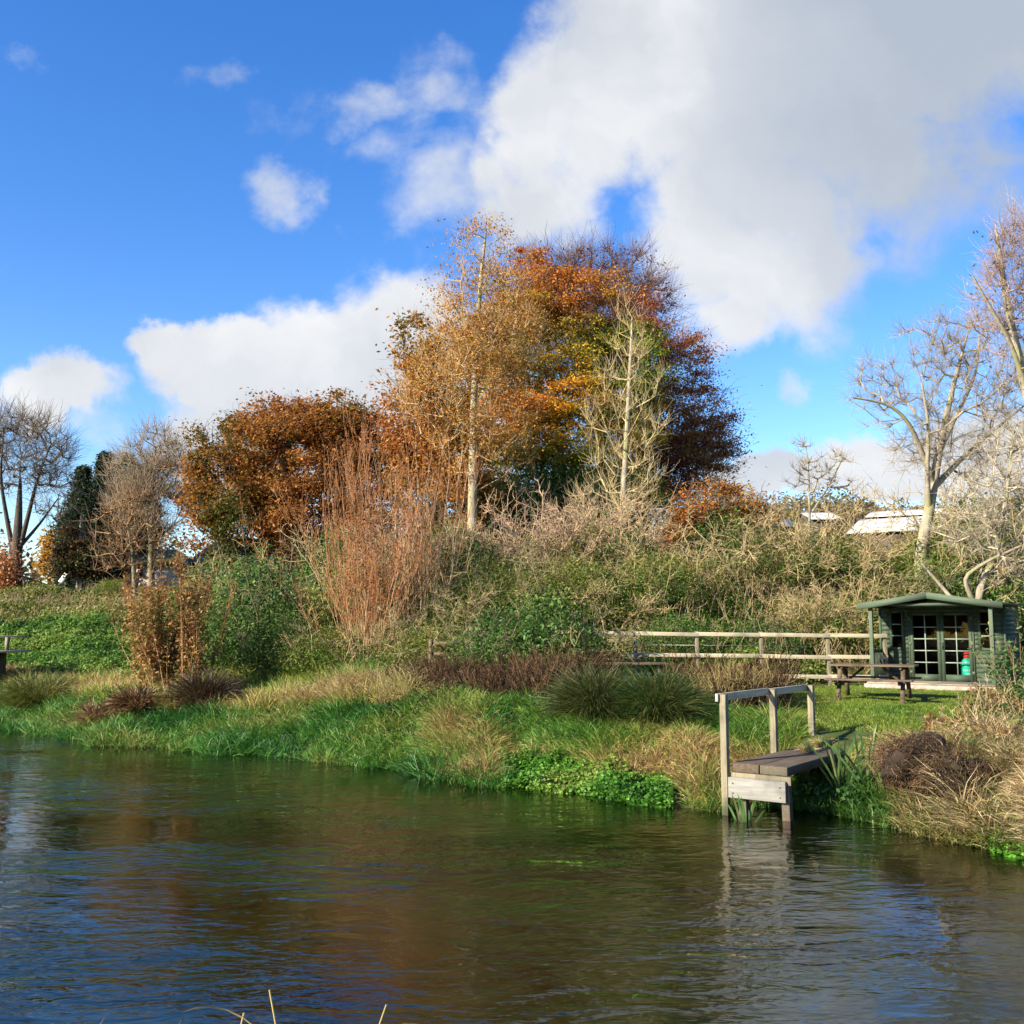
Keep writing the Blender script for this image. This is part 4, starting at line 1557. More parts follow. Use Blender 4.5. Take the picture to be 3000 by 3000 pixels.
SCRUB = [
    (1400, 34.0, .95, 0, 'scrub bush left of the scrub bank, next to the osier whips', 1.0),
    (1480, 35.5, 1.1, 3, 'bare twiggy bush below the mossy shelter', .62),
    (1560, 34.0, 1.10, 4, 'pinkish twiggy bush between shelter and young poplar', 1.15),
    (1660, 35.5, 1.20, 3, 'broad pale bush under the gold maple', 1.15),
    (1760, 34.0, 1.10, 1, 'tangled pale bush in front of the young poplar foot', 1.15),
    (1860, 36.0, 1.25, 4, 'tall pinkish bush right of the young poplar foot', .9),
    (1950, 33.5, 1.0, 2, 'pale arching bush left of the small russet tree', .6),
    (2030, 33.5, .9, 0, 'bush in front of the russet tree', .4),
    (1450, 31.0, .85, 5, 'leafy low bush above the gate', 1.0),
    (1560, 30.5, .80, 5, 'leafy olive bush behind the ivy-hidden fence end', 1.0),
    (1680, 31.0, .90, 6, 'olive green bush with arching stems above the fence', 1.0),
    (1800, 30.5, .80, 0, 'low tangled bush behind the second visible fence post', .9),
    (1920, 31.5, .90, 5, 'leafy bush behind the fence below the pale arching bush', .9),
    (2180, 38.0, 1.20, 0, 'straw-coloured bush between russet tree and sheds', 1.1),
    (2240, 34.0, 1.20, 1, 'large straw-coloured bush right of the russet tree', .95),
    (2330, 35.5, 1.30, 2, 'tall straw-coloured bush below the small bare tree', 1.0),
    (2430, 34.0, 1.20, 0, 'straw-coloured bush in front of the small pale roof', .9),
    (2520, 35.5, 1.15, 1, 'bush below the left end of the long pale roof', .62),
    (2600, 33.0, 1.05, 2, 'bush left of the big leaning trunk', .62),
    (2350, 31.0, .90, 1, 'arching bush halfway up the bank behind the fence', 1.0),
    (2470, 31.0, .95, 2, 'pale tangled bush just left of the summerhouse roof', 1.0),
    (2590, 30.8, .85, 0, 'tangled bush behind the left roof slope', 1.0),
    (2760, 33.5, 1.10, 6, 'olive bush behind the roof ridge', 1.1),
    (2860, 34.0, 1.20, 5, 'tall olive bush right of the big trunk', 1.3),
    (2960, 33.0, 1.25, 6, 'olive bush behind the right roof slope', 1.3),
    (3040, 31.0, 1.3, 2, 'pale tangle at the right edge above the summerhouse', 1.3),
    (2940, 37.0, 1.4, 0, 'pale tangle highest on the bank at the right', 1.4),
    (2820, 38.0, 1.3, 1, 'pale tangle under the brown shed ridge', 1.2),
    (2680, 38.0, 1.2, 2, 'bush behind the big leaning trunk', .62),
]
for i, (px, Y, s, v_, lb, sz) in enumerate(SCRUB):
    shrub(px, Y, s, v_, lb, i, sz=sz)
GREENS = [
    (740, 33.0, 1.25, 7, 'rounded grey-green leafy bush below the chestnut', 1.35),
    (830, 31.5, .85, 8, 'dark green bush behind the osier base', 1.0),
    (670, 34.5, 1.0, 8, 'green bush between hazel and rounded bush', 1.0),
    (930, 35.0, 1.0, 5, 'olive bush behind the osier stems', 1.0),
    (1150, 35.0, 1.1, 6, 'olive bush at the foot of the orange tree', 1.1),
    (1320, 33.5, .9, 8, 'dark bush left of the mossy shelter', 1.0),
    (1480, 26.3, .9, 7, 'ivy-green bush growing over the left end of the fence', 1.0),
    (1600, 26.2, .95, 8, 'deep green bush swallowing the fence rails', 1.15),
    (1705, 26.3, .75, 5, 'green bush overhanging the fence beside the first clear rail', 1.0),
    (1990, 29.0, .75, 8, 'bright green bush behind the fence in the middle', .75),
    (2130, 36.0, 1.15, 8, 'dark green bush beneath the russet tree', 1.0),
    (2230, 29.5, .8, 7, 'low green bush behind the rails', .6),
    (3010, 29.5, 1.0, 8, 'dark green bush right of the summerhouse', 1.2),
    (2750, 31.5, .85, 8, 'dark green bush behind the summerhouse ridge', 1.2),
    (2880, 31.3, .9, 7, 'green bush behind the right slope of the summerhouse roof', 1.2),
    (450, 46.0, .5, 5, 'olive scrub beside the ash foot', .8),
    (330, 50.0, .6, 6, 'olive scrub left of the cream cottage', .8),
    (560, 45.0, .7, 5, 'brownish scrub below the slate-roofed cottage', .9),
    (640, 44.0, 1.2, 8, 'green scrub under the chestnut at its left', 1.0),
    (760, 42.0, 1.3, 5, 'olive scrub under the middle of the chestnut', 1.0),
    (1000, 41.0, 1.3, 8, 'dark scrub under the right side of the chestnut', 1.1),
    (1470, 46.0, 1.7, 8, 'dark green thicket under the maple at its left', 1.2),
    (1600, 47.0, 1.8, 7, 'dark green thicket under the middle of the maple', 1.2),
    (1740, 47.0, 1.7, 8, 'dark green thicket under the right side of the maple', 1.2),
    (960, 30.0, .80, 5, 'olive bush at the left foot of the red osier fan', .9),
    (1200, 29.0, .75, 1, 'straw-coloured tangle at the right foot of the red osier fan', .9),
    (1290, 28.2, .80, 5, 'olive bush between the osier whips and the gate', .9),
    (1380, 30.0, .85, 0, 'tangled bush rising behind the gate', 1.0),
    (1060, 32.5, 1.0, 1, 'straw-coloured tangle behind the red osier fan', 1.3),
    (1180, 33.0, 1.0, 4, 'pinkish twig tangle behind the osier whips', 1.3),
]
for i, (px, Y, s, v_, lb, sz) in enumerate(GREENS):
    shrub(px, Y, s, v_, lb, i + 40, 'leafy_bush', 'bush', sz, group='leafy bushes')


# ------------------------------------------------------------------ ground cover
def region(n, r, x0, x1, Y0, Y1, cond=None):
    """points spread over a photo-column range and a distance range"""
    Y = r.uniform(Y0 * Y0, Y1 * Y1, n) ** .5
    px = r.uniform(x0, x1, n)
    X = (px - 1500) / 3000 * Y
    if cond is not None:
        k = cond(X, Y)
        X, Y = X[k], Y[k]
    return X, Y


def cover(name, label, cat, n, x0, x1, Y0, Y1, h, leaf, cols, seed, bscale=1.6, cond=None, jit=.4, depth=.3, mat=None, aspect=.6):
    r = rs(seed)
    X, Y = region(n, r, x0, x1, Y0, Y1, cond)
    P = np.stack([X, Y], 1)
    b = np.clip(.55 + .5 * snoise(P, bscale, seed + 1, 3), .05, 1.2)
    Z = terr(X, Y) + h * b * (1 - depth * r.uniform(0, 1, len(X)) ** 1.5) - h * .5 * r.uniform(0, 1, len(X)) ** 3
    C = np.stack([X, Y, np.maximum(Z, terr(X, Y) + .02)], 1)
    mb = MB()
    leaf_quads(mb, C, leaf, pal(C, cols, seed + 2, bscale * .7, jit, r), r, aspect=aspect)
    return tag(mb.build(name, mat or M_LEAF), label, cat, kind='stuff')


NET = [(.04, .10, .015), (.09, .20, .03), (.16, .28, .045), (.22, .28, .06)]
OLV = [(.11, .13, .025), (.17, .20, .04), (.24, .25, .07), (.26, .21, .08)]
cover('nettle_bed', 'fresh green nettles covering the lower slope on the left', 'nettles', 90000, -120, 1000, 34, 43, .9, .12, NET, 101, 1.4, depth=.45)
cover('rough_herbage', 'olive brambles and weeds over the upper left slope', 'brambles', 90000, -120, 1150, 41, 56, .55, .14, OLV, 102, 1.0)
cover('bramble_bank', 'green brambles and nettles on the bank behind the fence', 'brambles', 130000, 1250, 2750, 27.4, 36, .75, .095, [(.05, .11, .015), (.11, .20, .03), (.20, .27, .045), (.26, .26, .07)], 103, 1.8, depth=.5,
      cond=lambda X, Y: (Y > 27.35) & ~((X > 8.6) & (Y < 30.2)))
cover('upper_scrub', 'dull brown and green undergrowth beneath the big trees', 'undergrowth', 70000, 950, 3300, 36, 62, 1.7, .2, [(.06, .08, .02), (.12, .13, .04), (.19, .16, .06), (.20, .11, .04)], 104, .7, depth=.6)
cover('hill_wood', 'distant brown and olive woodland along the hill top', 'woodland', 90000, 1900, 3500, 100, 150, 6.5, .5, [(.13, .14, .05), (.22, .17, .09), (.28, .20, .10), (.18, .18, .06)], 105, .22, depth=.7,
      cond=lambda X, Y: X > 20)
cover('far_wood', 'far low woodland behind the cottages', 'woodland', 14000, -700, 1300, 110, 150, 11, .8, [(.05, .045, .02), (.09, .07, .035)], 106, .2, depth=.7)
cover('field_scrub', 'tangled undergrowth between the sheds and the hill', 'undergrowth', 40000, 2000, 3400, 62, 100, 2.2, .4, [(.06, .06, .02), (.13, .10, .045), (.18, .14, .07)], 107, .4, depth=.7)


def fine_twigs(name, label, cat, n, x0, x1, Y0, Y1, h, rad, colr, seed, cond=None, lean=.2, side=0, k=3, hvar=.5):
    """upright dead stems"""
    r = rs(seed)
    X, Y = region(n, r, x0, x1, Y0, Y1, cond)
    P0 = np.stack([X, Y, terr(X, Y) - .03], 1)
    hh = h * (1 - hvar * r.uniform(0, 1, len(X))) * (1 + .45 * snoise(P0[:, :2], 1.7, seed, 2))
    d = np.stack([r.normal(size=len(X)) * lean, r.normal(size=len(X)) * lean, np.ones(len(X))], 1)
    P = paths(P0, d, hh, k, .12, 0, r)
    mb = MB()
    c = pal(P0, colr, seed, 1.2, .6, r)
    tube_paths(mb, P, np.tile(np.linspace(1, .45, k + 1) * rad, (len(X), 1)), 3, c)
    if side:
        s, dd = sub_branches(P, side, r, .35, 1.0, .3)
        Q = paths(s, dd, h * .14 * r.uniform(.4, 1.4, len(s)), 2, .2, .05, r)
        tube_paths(mb, Q, np.tile(np.array([1, .9, .7]) * rad * .8, (len(s), 1)), 3, np.repeat(c, side, 0))
    return tag(mb.build(name, M_TWIG), label, cat, kind='stuff')


WH = [(.014, .009, .005), (.03, .018, .010), (.055, .032, .016), (.13, .08, .04)]
fine_twigs('dead_willowherb', 'dark brown dead willowherb stems in the middle of the bank', 'dead plants', 4800, 1100, 1780, 21.6, 25.6, 1.0, .008, WH, 111, cond=lambda X, Y: (Y - bankY(X)) * .8 > 2.6, side=8, hvar=.8, lean=.38)
fine_twigs('dead_meadowsweet', 'dark brown dead stems between sedge and jetty rail', 'dead plants', 1700, 1960, 2290, 20.6, 23.8, 1.0, .008, WH + [(.20, .16, .06)], 112, side=7, hvar=.75, lean=.3)
fine_twigs('bank_stalks', 'bare pale stalks standing in the brambles behind the fence', 'stalks', 1500, 1250, 2560, 28, 34, 1.3, .009, [(.24, .18, .09), (.34, .27, .14), (.20, .12, .06)], 113, side=3, lean=.35)
fine_twigs('slope_stalks', 'brown dead stalks along the crest of the left slope', 'stalks', 1600, -100, 900, 43, 50, .6, .012, [(.20, .14, .08), (.3, .22, .13)], 114, side=3, lean=.3)
cover('withered_leaves', 'withered brown leaves clinging to the dead willowherb', 'dead plants', 12000, 1120, 1780, 21.8, 25.2, .8, .06, WH, 115, 2.0, depth=.9)
cover('withered_leaves', 'withered brown leaves among the dead stems beside the jetty', 'dead plants', 7000, 1990, 2300, 20.4, 23.2, .75, .06, WH, 116, 2.0, depth=.9)


# ------------------------------------------------------------------ grasses
def blades(mb, B, D, Ln, wd, cols, r, droop=.5, k=3):
    """curved tapering blades: base B, initial direction D, length Ln, width wd"""
    n = len(B)
    D = unit(D)
    side = unit(np.cross(D, r.normal(size=(n, 3)) * .4 + np.array([0, 1.0, .2])))
    hd = D.copy()
    hd[:, 2] = 0
    hd = unit(hd + r.normal(size=(n, 3)) * np.array([.15, .15, 0]))
    V = np.empty((n, 2 * k + 1, 3))
    p = B.copy()
    d = D.copy()
    Ln = np.broadcast_to(Ln, (n,))[:, None]
    dr = droop * r.uniform(.5, 1.5, (n, 1))
    for i in range(k):
        w = wd * (1 - .25 * i / k)
        V[:, 2 * i] = p - side * w / 2
        V[:, 2 * i + 1] = p + side * w / 2
        p = p + d * Ln / k
        d = unit(d + (hd * .55 + np.array([0, 0, -.75])) * dr * (i + 1) / k)
    V[:, 2 * k] = p
    idx = np.arange(n)[:, None] * (2 * k + 1)
    Fq = []
    for i in range(k - 1):
        Fq.append(idx + np.array([[2 * i, 2 * i + 1, 2 * i + 3, 2 * i + 2]]))
    st = mb.n
    mb.add(V.reshape(-1, 3), np.concatenate(Fq), np.repeat(cols, 2 * k + 1, 0))
    Ft = idx + np.array([[2 * k - 2, 2 * k - 1, 2 * k]])
    mb.f.append(Ft + st)


def grass(name, label, cat, n, x0, x1, Y0, Y1, h, w, cols, seed, cond=None, lean=.45, droop=.5, wind=(0.1, -.1), hs=1.2, jit=.45, cscale=.9, k=3, hamp=.35):
    r = rs(seed)
    X, Y = region(n, r, x0, x1, Y0, Y1, cond)
    P = np.stack([X, Y], 1)
    B = np.stack([X, Y, terr(X, Y) - .02], 1)
    hh = h * (1 + hamp * snoise(P, hs, seed, 2)) * r.uniform(.55, 1.15, len(X))
    cl = np.stack([snoise(P, 2.3, seed + 5, 2), snoise(P, 2.3, seed + 6, 2)], 1) * lean * .5
    D = np.stack([cl[:, 0] + r.normal(size=len(X)) * lean * .75 + wind[0], cl[:, 1] + r.normal(size=len(X)) * lean * .75 + wind[1], np.ones(len(X))], 1)
    mb = MB()
    blades(mb, B, D, hh, w, pal(B, cols, seed + 3, cscale, jit, r), r, droop, k)
    return tag(mb.build(name, M_GRASS), label, cat, kind='stuff')


def dbank(X, Y):
    return (Y - bankY(X)) * .8


GD = [(.02, .085, .012), (.035, .14, .018), (.06, .19, .022), (.12, .23, .03)]
GY = [(.08, .18, .02), (.17, .27, .03), (.28, .29, .05), (.42, .33, .11), (.36, .20, .08)]
TAN = [(.20, .13, .045), (.36, .25, .10), (.48, .37, .16), (.30, .27, .08)]
MIX = [(.05, .15, .018), (.09, .21, .025), (.15, .25, .03), (.24, .27, .05), (.42, .33, .13), (.34, .20, .08)]
grass('bank_grass', 'lush green grass hanging over the water edge', 'grass', 130000, -150, 1480, 17.5, 34, .46, .014, GD + [(.20, .22, .05)], 201,
      lambda X, Y: (dbank(X, Y) > -.5) & (dbank(X, Y) < 3.0), wind=(.05, -.45), droop=.8, lean=.8, hs=2.0, hamp=.5, cscale=1.5)
grass('meadow_grass', 'yellow-green and straw marsh grass behind the lush water edge on the left', 'grass', 90000, -150, 1120, 24, 37, .6, .017, GY, 202,
      lambda X, Y: (dbank(X, Y) > 1.9), cscale=.6, lean=.7)
grass('mixed_grass', 'mixed green and tan grass on the bank left of the jetty', 'grass', 110000, 1150, 2330, 15.6, 23.5, .42, .011, MIX, 203,
      lambda X, Y: (dbank(X, Y) > -.25) & ~((X > 3.3) & ((X - 3.18) * .8 - (Y - 15.6) * .6 > -.15)) & ~((Y > 19.5) & (X > 4.6)) & ~((X > -.4) & (X < 2.75) & (dbank(X, Y) < .75)), cscale=1.3, wind=(.05, -.25), lean=.85, droop=.75, hs=2.2, hamp=.5)
grass('straw_grass', 'fine straw-coloured grass mound at the osier base', 'grass', 24000, 830, 1330, 23.2, 27.0, .85, .008, TAN, 204, lambda X, Y: (dbank(X, Y) > 2.0) & (((X + 3.6) / 2.3) ** 2 + ((Y - 25.0) / 1.9) ** 2 < 1 + .3 * np.sin(X * 4)), lean=.8, droop=.9, cscale=2.5, hs=2.5)
LAWN = [(.09, .15, .015), (.14, .22, .022), (.20, .27, .03), (.25, .26, .05)]


def lawn_ok(X, Y):
    u_ = (X - 10.99) * math.cos(TH) - (Y - 26.5) * math.sin(TH)
    v_ = (X - 10.99) * math.sin(TH) + (Y - 26.5) * math.cos(TH)
    return (dbank(X, Y) > .8) & ~((np.abs(u_) < 1.65) & (v_ > -1.15))


grass('lawn', 'short mown lawn in front of the summerhouse', 'lawn', 170000, 2080, 3000, 15.8, 27.2, .07, .010, LAWN, 205,
      lambda X, Y: lawn_ok(X, Y) & (((X - 3.18) * .6 + (Y - 15.6) * .8 > 4.1) | ((X - 3.18) * .8 - (Y - 15.6) * .6 > 1.0)), lean=.7, cscale=1.2, k=2)
grass('path_grass', 'tufty grass where the deck of the jetty meets the lawn', 'grass', 26000, 2200, 2640, 15.9, 21.5, .14, .010, GY[:3] + LAWN, 220,
      lambda X, Y: (dbank(X, Y) > .1) & ~((np.abs((X - 3.18) * .8 - (Y - 15.6) * .6 - .5) < .56) & ((X - 3.18) * .6 + (Y - 15.6) * .8 < 4.3)))
grass('bank_foot_grass', 'green weeds at the water edge beneath and beside the jetty', 'grass', 16000, 2060, 2800, 14, 17.6, .30, .013, [(.03, .09, .012), (.07, .16, .02), (.14, .18, .04), (.2, .15, .06)], 206,
      lambda X, Y: (dbank(X, Y) > -.35) & (dbank(X, Y) < 1.4), wind=(0, -.3))
grass('dry_reed_grass', 'long tan dry grass leaning over the right bank', 'grass', 20000, 2770, 3150, 12.2, 16.6, .66, .013, [(.12, .07, .03), (.30, .20, .09), (.46, .34, .17), (.58, .46, .26), (.12, .17, .04), (.25, .24, .07)], 207,
      lambda X, Y: dbank(X, Y) > .1, wind=(-.35, -.3), lean=1.0, droop=.75, hs=2.5, hamp=.55, cscale=2.2)
grass('flattened_grass', 'flattened green and straw grass along the right waterline', 'grass', 9000, 2600, 3120, 11.8, 15.8, .45, .013, [(.10, .16, .03), (.2, .22, .05), (.38, .30, .13), (.2, .13, .05)], 208,
      lambda X, Y: (dbank(X, Y) > -.35) & (dbank(X, Y) < 1.0), wind=(-.3, -.8), lean=.7, droop=.9)
cover('watercress', 'bright green watercress along the water left of the jetty', 'watercress', 34000, 1470, 1960, 15.5, 19.5, .36, .065, [(.05, .15, .015), (.09, .25, .025), (.16, .33, .04), (.20, .24, .05)], 209, 3.0,
      cond=lambda X, Y: (dbank(X, Y) > -.5) & (dbank(X, Y) < .85), aspect=.85, depth=.9)
cover('watercress', 'bright green watercress at the right edge waterline', 'watercress', 5000, 2860, 3080, 11.4, 13.8, .2, .055, [(.06, .20, .015), (.12, .34, .03), (.2, .42, .06)], 210, 3.0,
      cond=lambda X, Y: (dbank(X, Y) > -.6) & (dbank(X, Y) < .3), aspect=.85, depth=.9)
cover('waterside_herbs', 'low dark green herbs behind the jetty legs', 'herbs', 9000, 2130, 2700, 14.8, 17.4, .25, .08, [(.015, .05, .01), (.03, .09, .015), (.06, .14, .02)], 211, 2.5,
      cond=lambda X, Y: (dbank(X, Y) > -.2) & (dbank(X, Y) < 1.6), depth=.9)
cover('right_brambles', 'autumn brambles and docks on the right bank above the dry grass', 'brambles', 26000, 2600, 3150, 15.8, 24.5, .5, .075, [(.04, .08, .015), (.10, .14, .03), (.22, .17, .05), (.26, .11, .05)], 212, 1.8,
      cond=lambda X, Y: X / Y * 3000 + 1500 > 2650 + (Y - 16) * 34 + 30 * np.sin(Y * 2), depth=.7)
cover('right_bank_weeds', 'green bramble leaves scattered through the dry grass of the right bank', 'brambles', 5000, 2680, 3150, 12.6, 16.8, .75, .07, [(.05, .13, .02), (.10, .22, .03), (.25, .24, .06), (.30, .13, .05)], 215, 2.6,
      cond=lambda X, Y: (dbank(X, Y) > .5) & (snoise(np.stack([X, Y], 1), 2.4, 77, 2) > .15), depth=.8)
fine_twigs('right_stalks', 'pale seed stalks rising from the right bank', 'stalks', 160, 2720, 3150, 15.5, 21, .8, .006, [(.42, .34, .2), (.3, .2, .1)], 213, lambda X, Y: X / Y * 3000 + 1500 > 2680 + (Y - 16) * 34, side=5)


def tussock(name, label, cat, px, Y, n, Ln, w, cols, seed, up=1.0, droop=.55, spread=.8, base_r=.25, group=None):
    r = rs(seed)
    g = G(px, Y)
    a = r.uniform(0, 2 * PI, n)
    e = np.abs(r.normal(size=n)) * spread
    B = np.stack([np.cos(a), np.sin(a), a * 0], 1) * base_r * r.uniform(0, 1, (n, 1)) ** .5
    D = np.stack([np.cos(a) * e, np.sin(a) * e, np.full(n, up)], 1) + r.normal(size=(n, 3)) * .12
    mb = MB()
    blades(mb, B, D, Ln * r.uniform(.55, 1.1, n), w, pal(B + g, cols, seed, 3, .6, r), r, droop, 6)
    o = mb.build(name, M_GRASS)
    o.location = tuple(g)
    return tag(o, label, cat, group)


SG = [(.012, .04, .01), (.025, .07, .014), (.05, .10, .02), (.12, .12, .03)]
tussock('sedge_tussock', 'left of the two big drooping sedge tussocks, more olive', 'sedge', 1745, 20.2, 3400, 1.25, .011, [(.03, .05, .012), (.06, .08, .018), (.11, .11, .03)], 301, group='sedge tussocks')
tussock('sedge_tussock', 'right of the two big drooping sedge tussocks, deeper green', 'sedge', 1925, 19.7, 3600, 1.2, .011, SG, 302, group='sedge tussocks')
tussock('sedge_tussock', 'small green sedge dome near the left footbridge', 'sedge', 115, 31.0, 2200, 1.3, .014, [(.05, .08, .015), (.10, .12, .02), (.16, .15, .03)], 303, group='sedge tussocks', base_r=.5)
tussock('sedge_tussock', 'small dark brown dead clump at the foot of the hazel', 'sedge', 600, 27.5, 2400, 1.25, .014, [(.03, .02, .012), (.06, .035, .02), (.08, .06, .02)], 304, group='sedge tussocks', base_r=.3)
tussock('fern_clump', 'russet dead fern clump left of the hazel foot', 'fern', 400, 27.5, 700, .9, .03, [(.13, .06, .03), (.2, .11, .05), (.10, .08, .03)], 305)
tussock('fern_clump', 'bleached brown dock clump on the left bank', 'fern', 290, 27.6, 260, .8, .03, [(.3, .18, .09), (.16, .08, .04)], 306)
IR = [(.05, .12, .03), (.09, .18, .05), (.2, .22, .08)]
for k, (px, Y, n, Ln, lb) in enumerate(((2468, 16.2, 16, 1.0, 'iris clump with sword leaves against the right side of the deck'),
                                        (2545, 15.9, 14, .95, 'iris clump in the shade right of the deck'),
                                        (2190, 15.1, 12, .55, 'small reed tuft by the left jetty leg in the water'),
                                        (2600, 15.5, 9, .7, 'iris leaves leaning left beside the dark root mass'))):
    tussock('iris_clump', lb, 'iris', px, Y, n, Ln, .035, IR, 310 + k, droop=.12, spread=.28, base_r=.12)
tussock('deck_grass', 'pale grass tuft growing on the jetty deck', 'grass tuft', 2340, 16.9, 120, .22, .008, TAN + [(.2, .24, .05)], 320, spread=1.1, base_r=.06).location = (3.18 + .6 * 2.0 + .8 * .5, 15.6 + .8 * 2.0 - .6 * .5, .755)
tussock('deck_grass', 'second pale grass tuft nearer the bank end of the deck', 'grass tuft', 2400, 17.9, 160, .22, .008, TAN + [(.2, .24, .05)], 321, spread=1.1, base_r=.12).location = (3.18 + .6 * 3.0 + .8 * .4, 15.6 + .8 * 3.0 - .6 * .4, .755)


# dark root mass hollowed out of the right bank
def root_mass():
    r = rs(9)
    for k, (px, y, Y, rx, rz, lb) in enumerate(((2690, 2235, 15.25, .50, .36, 'dark brown earthy root mass at the left of the right bank'), (2800, 2285, 14.6, .45, .30, 'brown matted root clump under the dry grass'))):
        c = W(px, y, Y)
        nu, nv = 30, 20
        uu, vv = np.meshgrid(np.linspace(0, 2 * PI, nu, endpoint=False), np.linspace(0, PI, nv))
        d = np.stack([np.cos(uu) * np.sin(vv), np.sin(uu) * np.sin(vv), np.cos(vv)], -1).reshape(-1, 3)
        R = 1 + .32 * snoise(d, 3, k + 3) + .10 * snoise(d, 11, k + 4)
        V = d * R[:, None] * np.array([rx, .5, rz])
        i = np.arange(nu * nv).reshape(nv, nu)
        F = np.stack([i[:-1], np.roll(i[:-1], -1, 1), np.roll(i[1:], -1, 1), i[1:]], -1).reshape(-1, 4)
        o = thing('root_mass', lb, 'root mass', tuple(c))
        mb = MB()
        mb.add(V, F)
        mb.build('soil', plain('dark_soil', (.03, .02, .012), .95, 0, 9, .6, .9), o)
        mb = MB()
        n = 1500
        dd = unit(r.normal(size=(n, 3)))
        s = dd * np.array([rx, .5, rz]) * 1.0
        P = paths(s, dd + r.normal(size=(n, 3)) * .8, .28 * r.uniform(.3, 1.3, n), 4, .5, -.25, r)
        tube_paths(mb, P, np.full((n, 5), .004), 3, pal(s, [(.03, .018, .01), (.06, .035, .02), (.17, .11, .06)], 3, 2, .6, r))
        mb.build('roots', M_TWIG, o)


root_mass()
for k, (px, Y, lb) in enumerate(((2660, 15.9, 'tan grass tuft hanging over the top of the root mass at its left'), (2760, 15.5, 'tan grass tuft drooping over the middle of the root mass'),
                                 (2850, 14.9, 'tan grass tuft drooping over the brown clump at its right'))):
    tussock('dry_tussock', lb, 'grass tuft', px, Y, 900, .75, .009, [(.30, .20, .09), (.46, .34, .17), (.20, .20, .05), (.2, .11, .05)], 340 + k, droop=.9, spread=1.0, base_r=.35, group='dry tufts on the right bank')
# buddleia by the summerhouse corner
whip_shrub('buddleia', 'green buddleia bush with drooping leaves at the right corner of the summerhouse', 'shrub', 2975, 23.8, 10, 1.45, .5, 55, (.30, .24, .14), 6, .4,
           P_([(.05, .12, .03), (.10, .2, .05), (.2, .26, .12)], 5, 2, .5), 650, .10, rr=.007, base_r=.15, tilt=-.25)

# reeds on the near bank
r = rs(77)


def reed(label, px, y, Y, Ln, n, seed, cols):
    r = rs(seed)
    tip = W(px, y, Y)
    z0 = t1(tip[0], Y)
    o = thing('reed', label, 'reed', (tip[0], Y, z0), 0, 'reeds on the near bank')
    H = tip[2] - z0
    mb = MB()
    P = paths(np.zeros((1, 3)), np.array([[.22 * (1 if seed % 2 else -1), 0, 1.0]]), H * 1.06, 6, .06, 0, r)
    tube_paths(mb, P, np.linspace(.0036, .002, 7)[None], 5, cols[0])
    mb.build('stalk', M_TWIG, o)
    mb = MB()
    k = r.uniform(.62, 1, n)
    idx = np.clip((k * 6).astype(int), 0, 6)
    B = P[0, np.minimum(idx, 5)]
    a = r.uniform(-.5, .9, n) + np.where(r.rand(n) < .45, PI, 0)
    D = np.stack([np.cos(a), np.sin(a) * .5, r.uniform(.35, 1.3, n)], 1)
    c = np.array(cols)[r.randint(0, len(cols), n)] * (1 + r.uniform(-.2, .2, (n, 1)))
    blades(mb, B, D, Ln * r.uniform(.6, 1.1, n), .017, c, r, .75, 7)
    mb.build('leaf_blades', M_GRASS, o)


RC = [(.40, .30, .12), (.42, .22, .08), (.20, .28, .06), (.46, .38, .17)]
reed('reed with long drooping orange leaves at the bottom, left of the other', 735, 2940, 2.35, .30, 12, 1, RC)
reed('reed with a green leaf pointing right, rightmost at the bottom edge', 1000, 2945, 2.35, .26, 10, 8, RC)
reed('short reed stub between the two bottom clusters', 480, 2992, 2.4, .12, 4, 3, RC)
tussock('near_bank_grass', 'tan and green grass tuft at the bottom left corner', 'grass tuft', 110, 2.3, 90, .70, .009, RC[:2] + RC[3:] + RC[:1], 330, droop=.3, spread=.22, base_r=.14)
tussock('near_bank_grass', 'thin grass blades rising at the bottom left third', 'grass tuft', 330, 2.25, 30, .76, .006, RC, 331, droop=.2, spread=.35, base_r=.16)

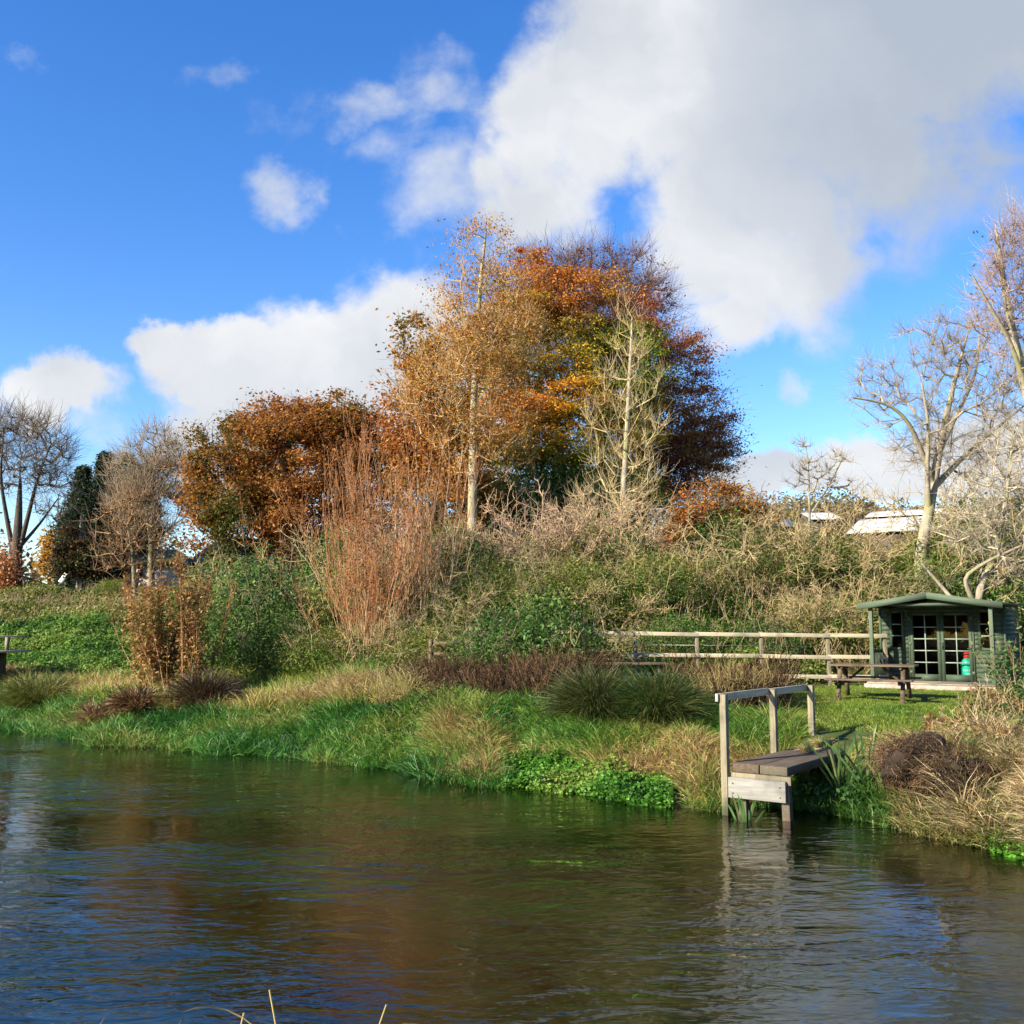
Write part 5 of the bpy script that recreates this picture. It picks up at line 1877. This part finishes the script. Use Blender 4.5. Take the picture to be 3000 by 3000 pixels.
# unseen trees added behind the camera to block sky light and darken the summerhouse glass
cover_r = rs(900)
for k in range(13):
    x0 = -84 + k * 11 + cover_r.uniform(-2, 2)
    y0 = -13 - cover_r.uniform(0, 6)
    H = cover_r.uniform(9, 13)
    o = thing('oak', ('olive-leaved oak added out of view behind the viewpoint to block sky light'), 'tree', (x0, y0, 1.0), 0, 'added sky-blocking trees behind the viewpoint')
    mb = MB()
    mb.smooth = True
    zz = np.linspace(-.3, H * .8, 8)
    tube_paths(mb, np.stack([zz * .02, zz * 0, zz], 1)[None], np.linspace(.35, .08, 8)[None], 8, (.5,) * 3)
    mb.build('trunk', M_BARKD, o)
    n = 9000
    d = unit(cover_r.normal(size=(n, 3)))
    C = d * np.array([6.5, 5.5, H * .46]) * (cover_r.uniform(.3, 1, (n, 1)) ** .5) * (1 + .2 * snoise(d, 3, k))[:, None] + np.array([0, 0, H * .58])
    mb = MB()
    leaf_quads(mb, C, .85, pal(C, [(.04, .06, .015), (.10, .08, .02), (.16, .09, .03)], k, .5, .5, cover_r), cover_r)
    mb.build('foliage', M_LEAF, o)

# water weed streaming under the surface
for k, (px, y, rx, ry, lb) in enumerate(((1270, 2420, 1.3, .55, 'pale green water weed patch under the surface, left of two'), (1640, 2420, 1.1, .5, 'green water weed patch under the surface in mid river'),
                                         (900, 2340, 1.8, .7, 'long water weed patch under the surface near the left bank'))):
    Y = CZ / ((y - 1840) / 3000)
    X = (px - 1500) / 3000 * Y
    r = rs(400 + k)
    n = 6000
    a = r.uniform(0, 2 * PI, n)
    q = r.uniform(0, 1, n) ** .5
    C = np.stack([np.cos(a) * q * rx, np.sin(a) * q * ry, -.10 - .25 * q ** 2 + r.normal(size=n) * .02], 1)
    C[:, 2] = np.minimum(C[:, 2], -.10)
    mb = MB()
    leaf_quads(mb, C, .2, pal(C, [(.25, .36, .03), (.42, .60, .05), (.5, .66, .08)], k, 2, .5, r), r, aspect=.5, up=4)
    o = mb.build('water_weed', M_LEAF)
    o.location = (X, Y, 0)
    tag(o, lb, 'water weed', 'water weed patches')
